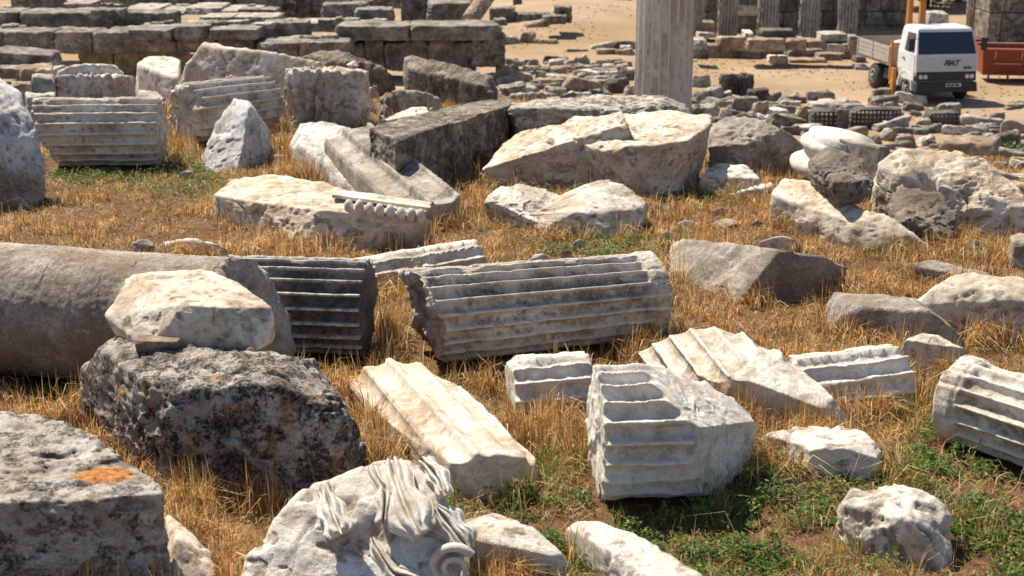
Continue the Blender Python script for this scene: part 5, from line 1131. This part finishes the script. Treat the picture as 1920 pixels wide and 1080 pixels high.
blades(P - [0, 0, .01], h, rg.uniform(.0018, .0042, n) * (1 + Y / 26), lean, ang, rg.uniform(-.3, 1, n), col, 'dry_grass', 'golden dry grass and straw between all the stones', 'dry grass', M['blade'])
# long pale stalks lying and standing
n = 1500; Y = rg.uniform(10, 28, n); X = rg.uniform(-1, 1, n) * (Y * .40 + .8); P = np.stack([X, Y, gz(X, Y) + .06], -1)
ok = hm(X, Y) < P[:, 2] + .12; P, X, Y = P[ok], X[ok], Y[ok]; n = len(P)
blades(P, rg.uniform(.25, .75, n), rg.uniform(.0014, .003, n), rg.uniform(.1, 1.0, n), rg.uniform(0, 6.28, n), rg.uniform(-.3, .9, n), np.array([(.66, .52, .34)]) * rg.uniform(.7, 1.1, n)[:, None], 'dry_stalks', 'long bleached stalks and twigs tangled in the dry grass', 'dry stalks', M['blade'])
# straw lying over the ground
n = 260000; Y = 9.2 + 24 * rg.uniform(0, 1, n) ** 1.2; X = rg.uniform(-1, 1, n) * (Y * .42 + 1); P = np.stack([X, Y, gz(X, Y)], -1); ok = (hm(X, Y) < P[:, 2] + .1) & (rg.uniform(0, 1, n) < np.clip(.6 + 1.5 * fbm(np.stack([X, Y, X * 0], -1), 1.9, 3, 71), .12, 1))
P = P[ok]; n = len(P); P[:, 2] += rg.uniform(.0, .05, n)
blades(P, rg.uniform(.06, .2, n), rg.uniform(.002, .004, n), rg.uniform(1.1, 1.35, n), rg.uniform(0, 6.28, n), rg.uniform(0, 1, n), pal[rg.choice(6, n, p=[.2, .25, .15, .2, .1, .1])] * rg.uniform(.7, 1.1, n)[:, None], 'straw_litter', 'flattened straw covering the soil', 'straw', M['blade'])
# green low cover: many small leaflets
n = 800000; Y = 9.2 + 22 * rg.uniform(0, 1, n) ** 1.3; X = rg.uniform(-1, 1, n) * (Y * .42 + 1); P = np.stack([X, Y, gz(X, Y)], -1); PX, PY = topix(P)
gg = np.clip(blob(1230, 960, 420, 75) + blob(1480, 1010, 300, 90) + blob(1840, 870, 150, 110) + blob(1880, 1000, 120, 120) + blob(1000, 930, 170, 45) + blob(215, 320, 160, 30) + blob(330, 350, 100, 25) * .5 + blob(950, 1050, 130, 40) + blob(60, 715, 90, 40) * .5 + blob(1130, 470, 140, 22) * .55 + blob(1340, 380, 50, 15) * .6 + blob(1050, 1060, 300, 50) * .6, 0, 1)
pn = fbm(np.stack([X, Y, X * 0], -1), 2.2, 3, 44); pn2 = fbm(np.stack([X, Y, X * 0], -1), 6, 2, 45)
ok = (rg.uniform(0, 1, n) < np.clip(gg * (.80 + 2.4 * pn), 0, 1) + .006) & (hm(X, Y) < P[:, 2] + .1); P, pn2, gg = P[ok], pn2[ok], gg[ok]; n = len(P)
P[:, 2] += np.clip(.07 + .16 * pn2, .015, .25) * rg.uniform(.2, 1.3, n) + .015
a = rg.normal(size=(n, 3)); a[:, 2] *= .5; a /= np.linalg.norm(a, axis=1)[:, None]; b = np.cross(a, rg.normal(size=(n, 3)) * [.5, .5, 1]); b /= np.linalg.norm(b, axis=1)[:, None]; s = rg.uniform(.014, .030, n)[:, None]
V = np.stack([P - a * s, P + b * s * .5, P + a * s, P - b * s * .5], 1).reshape(-1, 3)
c = np.array([(.06, .13, .025), (.10, .18, .035), (.16, .22, .045), (.26, .27, .05), (.05, .09, .02)])[rg.choice(5, n, p=[.28, .3, .2, .1, .12])] * rg.uniform(.7, 1.3, n)[:, None]
o = mk('green_ground_cover', V, np.arange(4 * n).reshape(-1, 4), M['leaf'], smooth=False, origin=np.zeros(3)); paint(o, np.repeat(c, 4, 0)); tag(o, 'low green clover like plants spreading among the stones', 'ground cover', kind='stuff')
print('leaflets', n)
# small plants that can be told apart
PL = [(905, 672, .42, .028, 'thin leafy seedling before the long fluted drum', 26, 0), (617, 660, .34, .028, 'thin leafy seedling before the black crusted drum', 18, 0), (783, 505, .10, .05, 'broad leaved green sprout at the left end of the long fluted drum', 12, .05),
      (908, 440, .12, .05, 'broad leaved green sprout right of the egg moulded block', 12, .05), (805, 235, .30, .05, 'green plant growing on the grey boulder', 60, .15), (910, 300, .30, .06, 'bright green plant at the foot of the dark beam', 50, .14),
      (538, 248, .25, .05, 'green tuft at the foot of the battered upright capital', 40, .12), (1330, 378, .28, .035, 'dark green weed below the white rounded stone', 70, .25), (1150, 480, .22, .04, 'leafy weed in the grass under the wavy boulder', 80, .35),
      (1885, 290, .3, .08, 'yellow green bush at the right edge by the mossy block', 90, .3), (1650, 640, .1, .04, 'small green sprout in the straw left of the right boulders', 14, .05), (1148, 775, .22, .02, 'single green grass shoot on the broken half drum', 8, .02)]
for i, (px, py, hh, ls, lb, nl, sp) in enumerate(PL):
    g = grd(px, py); 
    if 'grey boulder' in lb: g = atz(px, py, .55)
    if 'shoot' in lb: g = atz(px, py, .75)
    if 'left end' in lb: g = atz(px, py, .25)
    rr = np.random.RandomState(i); t = empty('small_plant', g); tag(t, lb, 'plant'); V = []; Fi = []
    for q in range(nl):
        u = (q + .5) / nl; an = q * 2.4; base = np.array([rr.normal() * sp, rr.normal() * sp * .7, hh * (u if sp < .06 else rr.uniform(.1, 1))]); dd = np.array([math.cos(an), math.sin(an) * .9, rr.uniform(-.1, .6)]); dd /= np.linalg.norm(dd)
        sd = np.cross(dd, [0, 0, 1.]); l = ls * 2.2 * rr.uniform(.6, 1.2) * (1.1 - .5 * u); b0 = len(V)
        V += [base, base + dd * l * .5 + sd * l * .26, base + dd * l, base + dd * l * .5 - sd * l * .26]; Fi.append((b0, b0 + 1, b0 + 2, b0 + 3))
    o = mk('leaves', V, Fi, M['leaf'], t, smooth=False); paint(o, np.repeat(np.array([(.12, .22, .04)]) * rr.uniform(.6, 1.5, (len(V) // 4, 1)), 4, 0))
    vv, ff = [], []
    for q in range(3 if sp > .06 else 1):
        x_, y_ = rr.normal(size=2) * sp; v2, f2 = cyl((x_ * .3, y_ * .3, -.03), (x_ + .01, y_, hh * .95), .006, .002, n=0, nl=6, rough=0, wear=0, endA=0, endB=0); ff += [tuple(k_ + len(vv) for k_ in f_) for f_ in f2[::1]]; vv = list(vv) + v2.tolist()
    mk('stem', vv, ff, plain('green_stem', (.2, .25, .07), .7), t)
# rust coloured weeds in the rubble
g = grd(1845, 318); V, Fc, c = leafcloud((0, 0, .12), (1.1, .6, .22), 2600, .045, [(.38, .18, .06), (.30, .15, .05), (.45, .28, .1)], 5); o = mk('rusty_weeds', V + g, Fc, M['leaf'], smooth=False, origin=g); paint(o, c); tag(o, 'rust coloured dry weeds among the rubble near the right edge', 'weeds', kind='stuff')
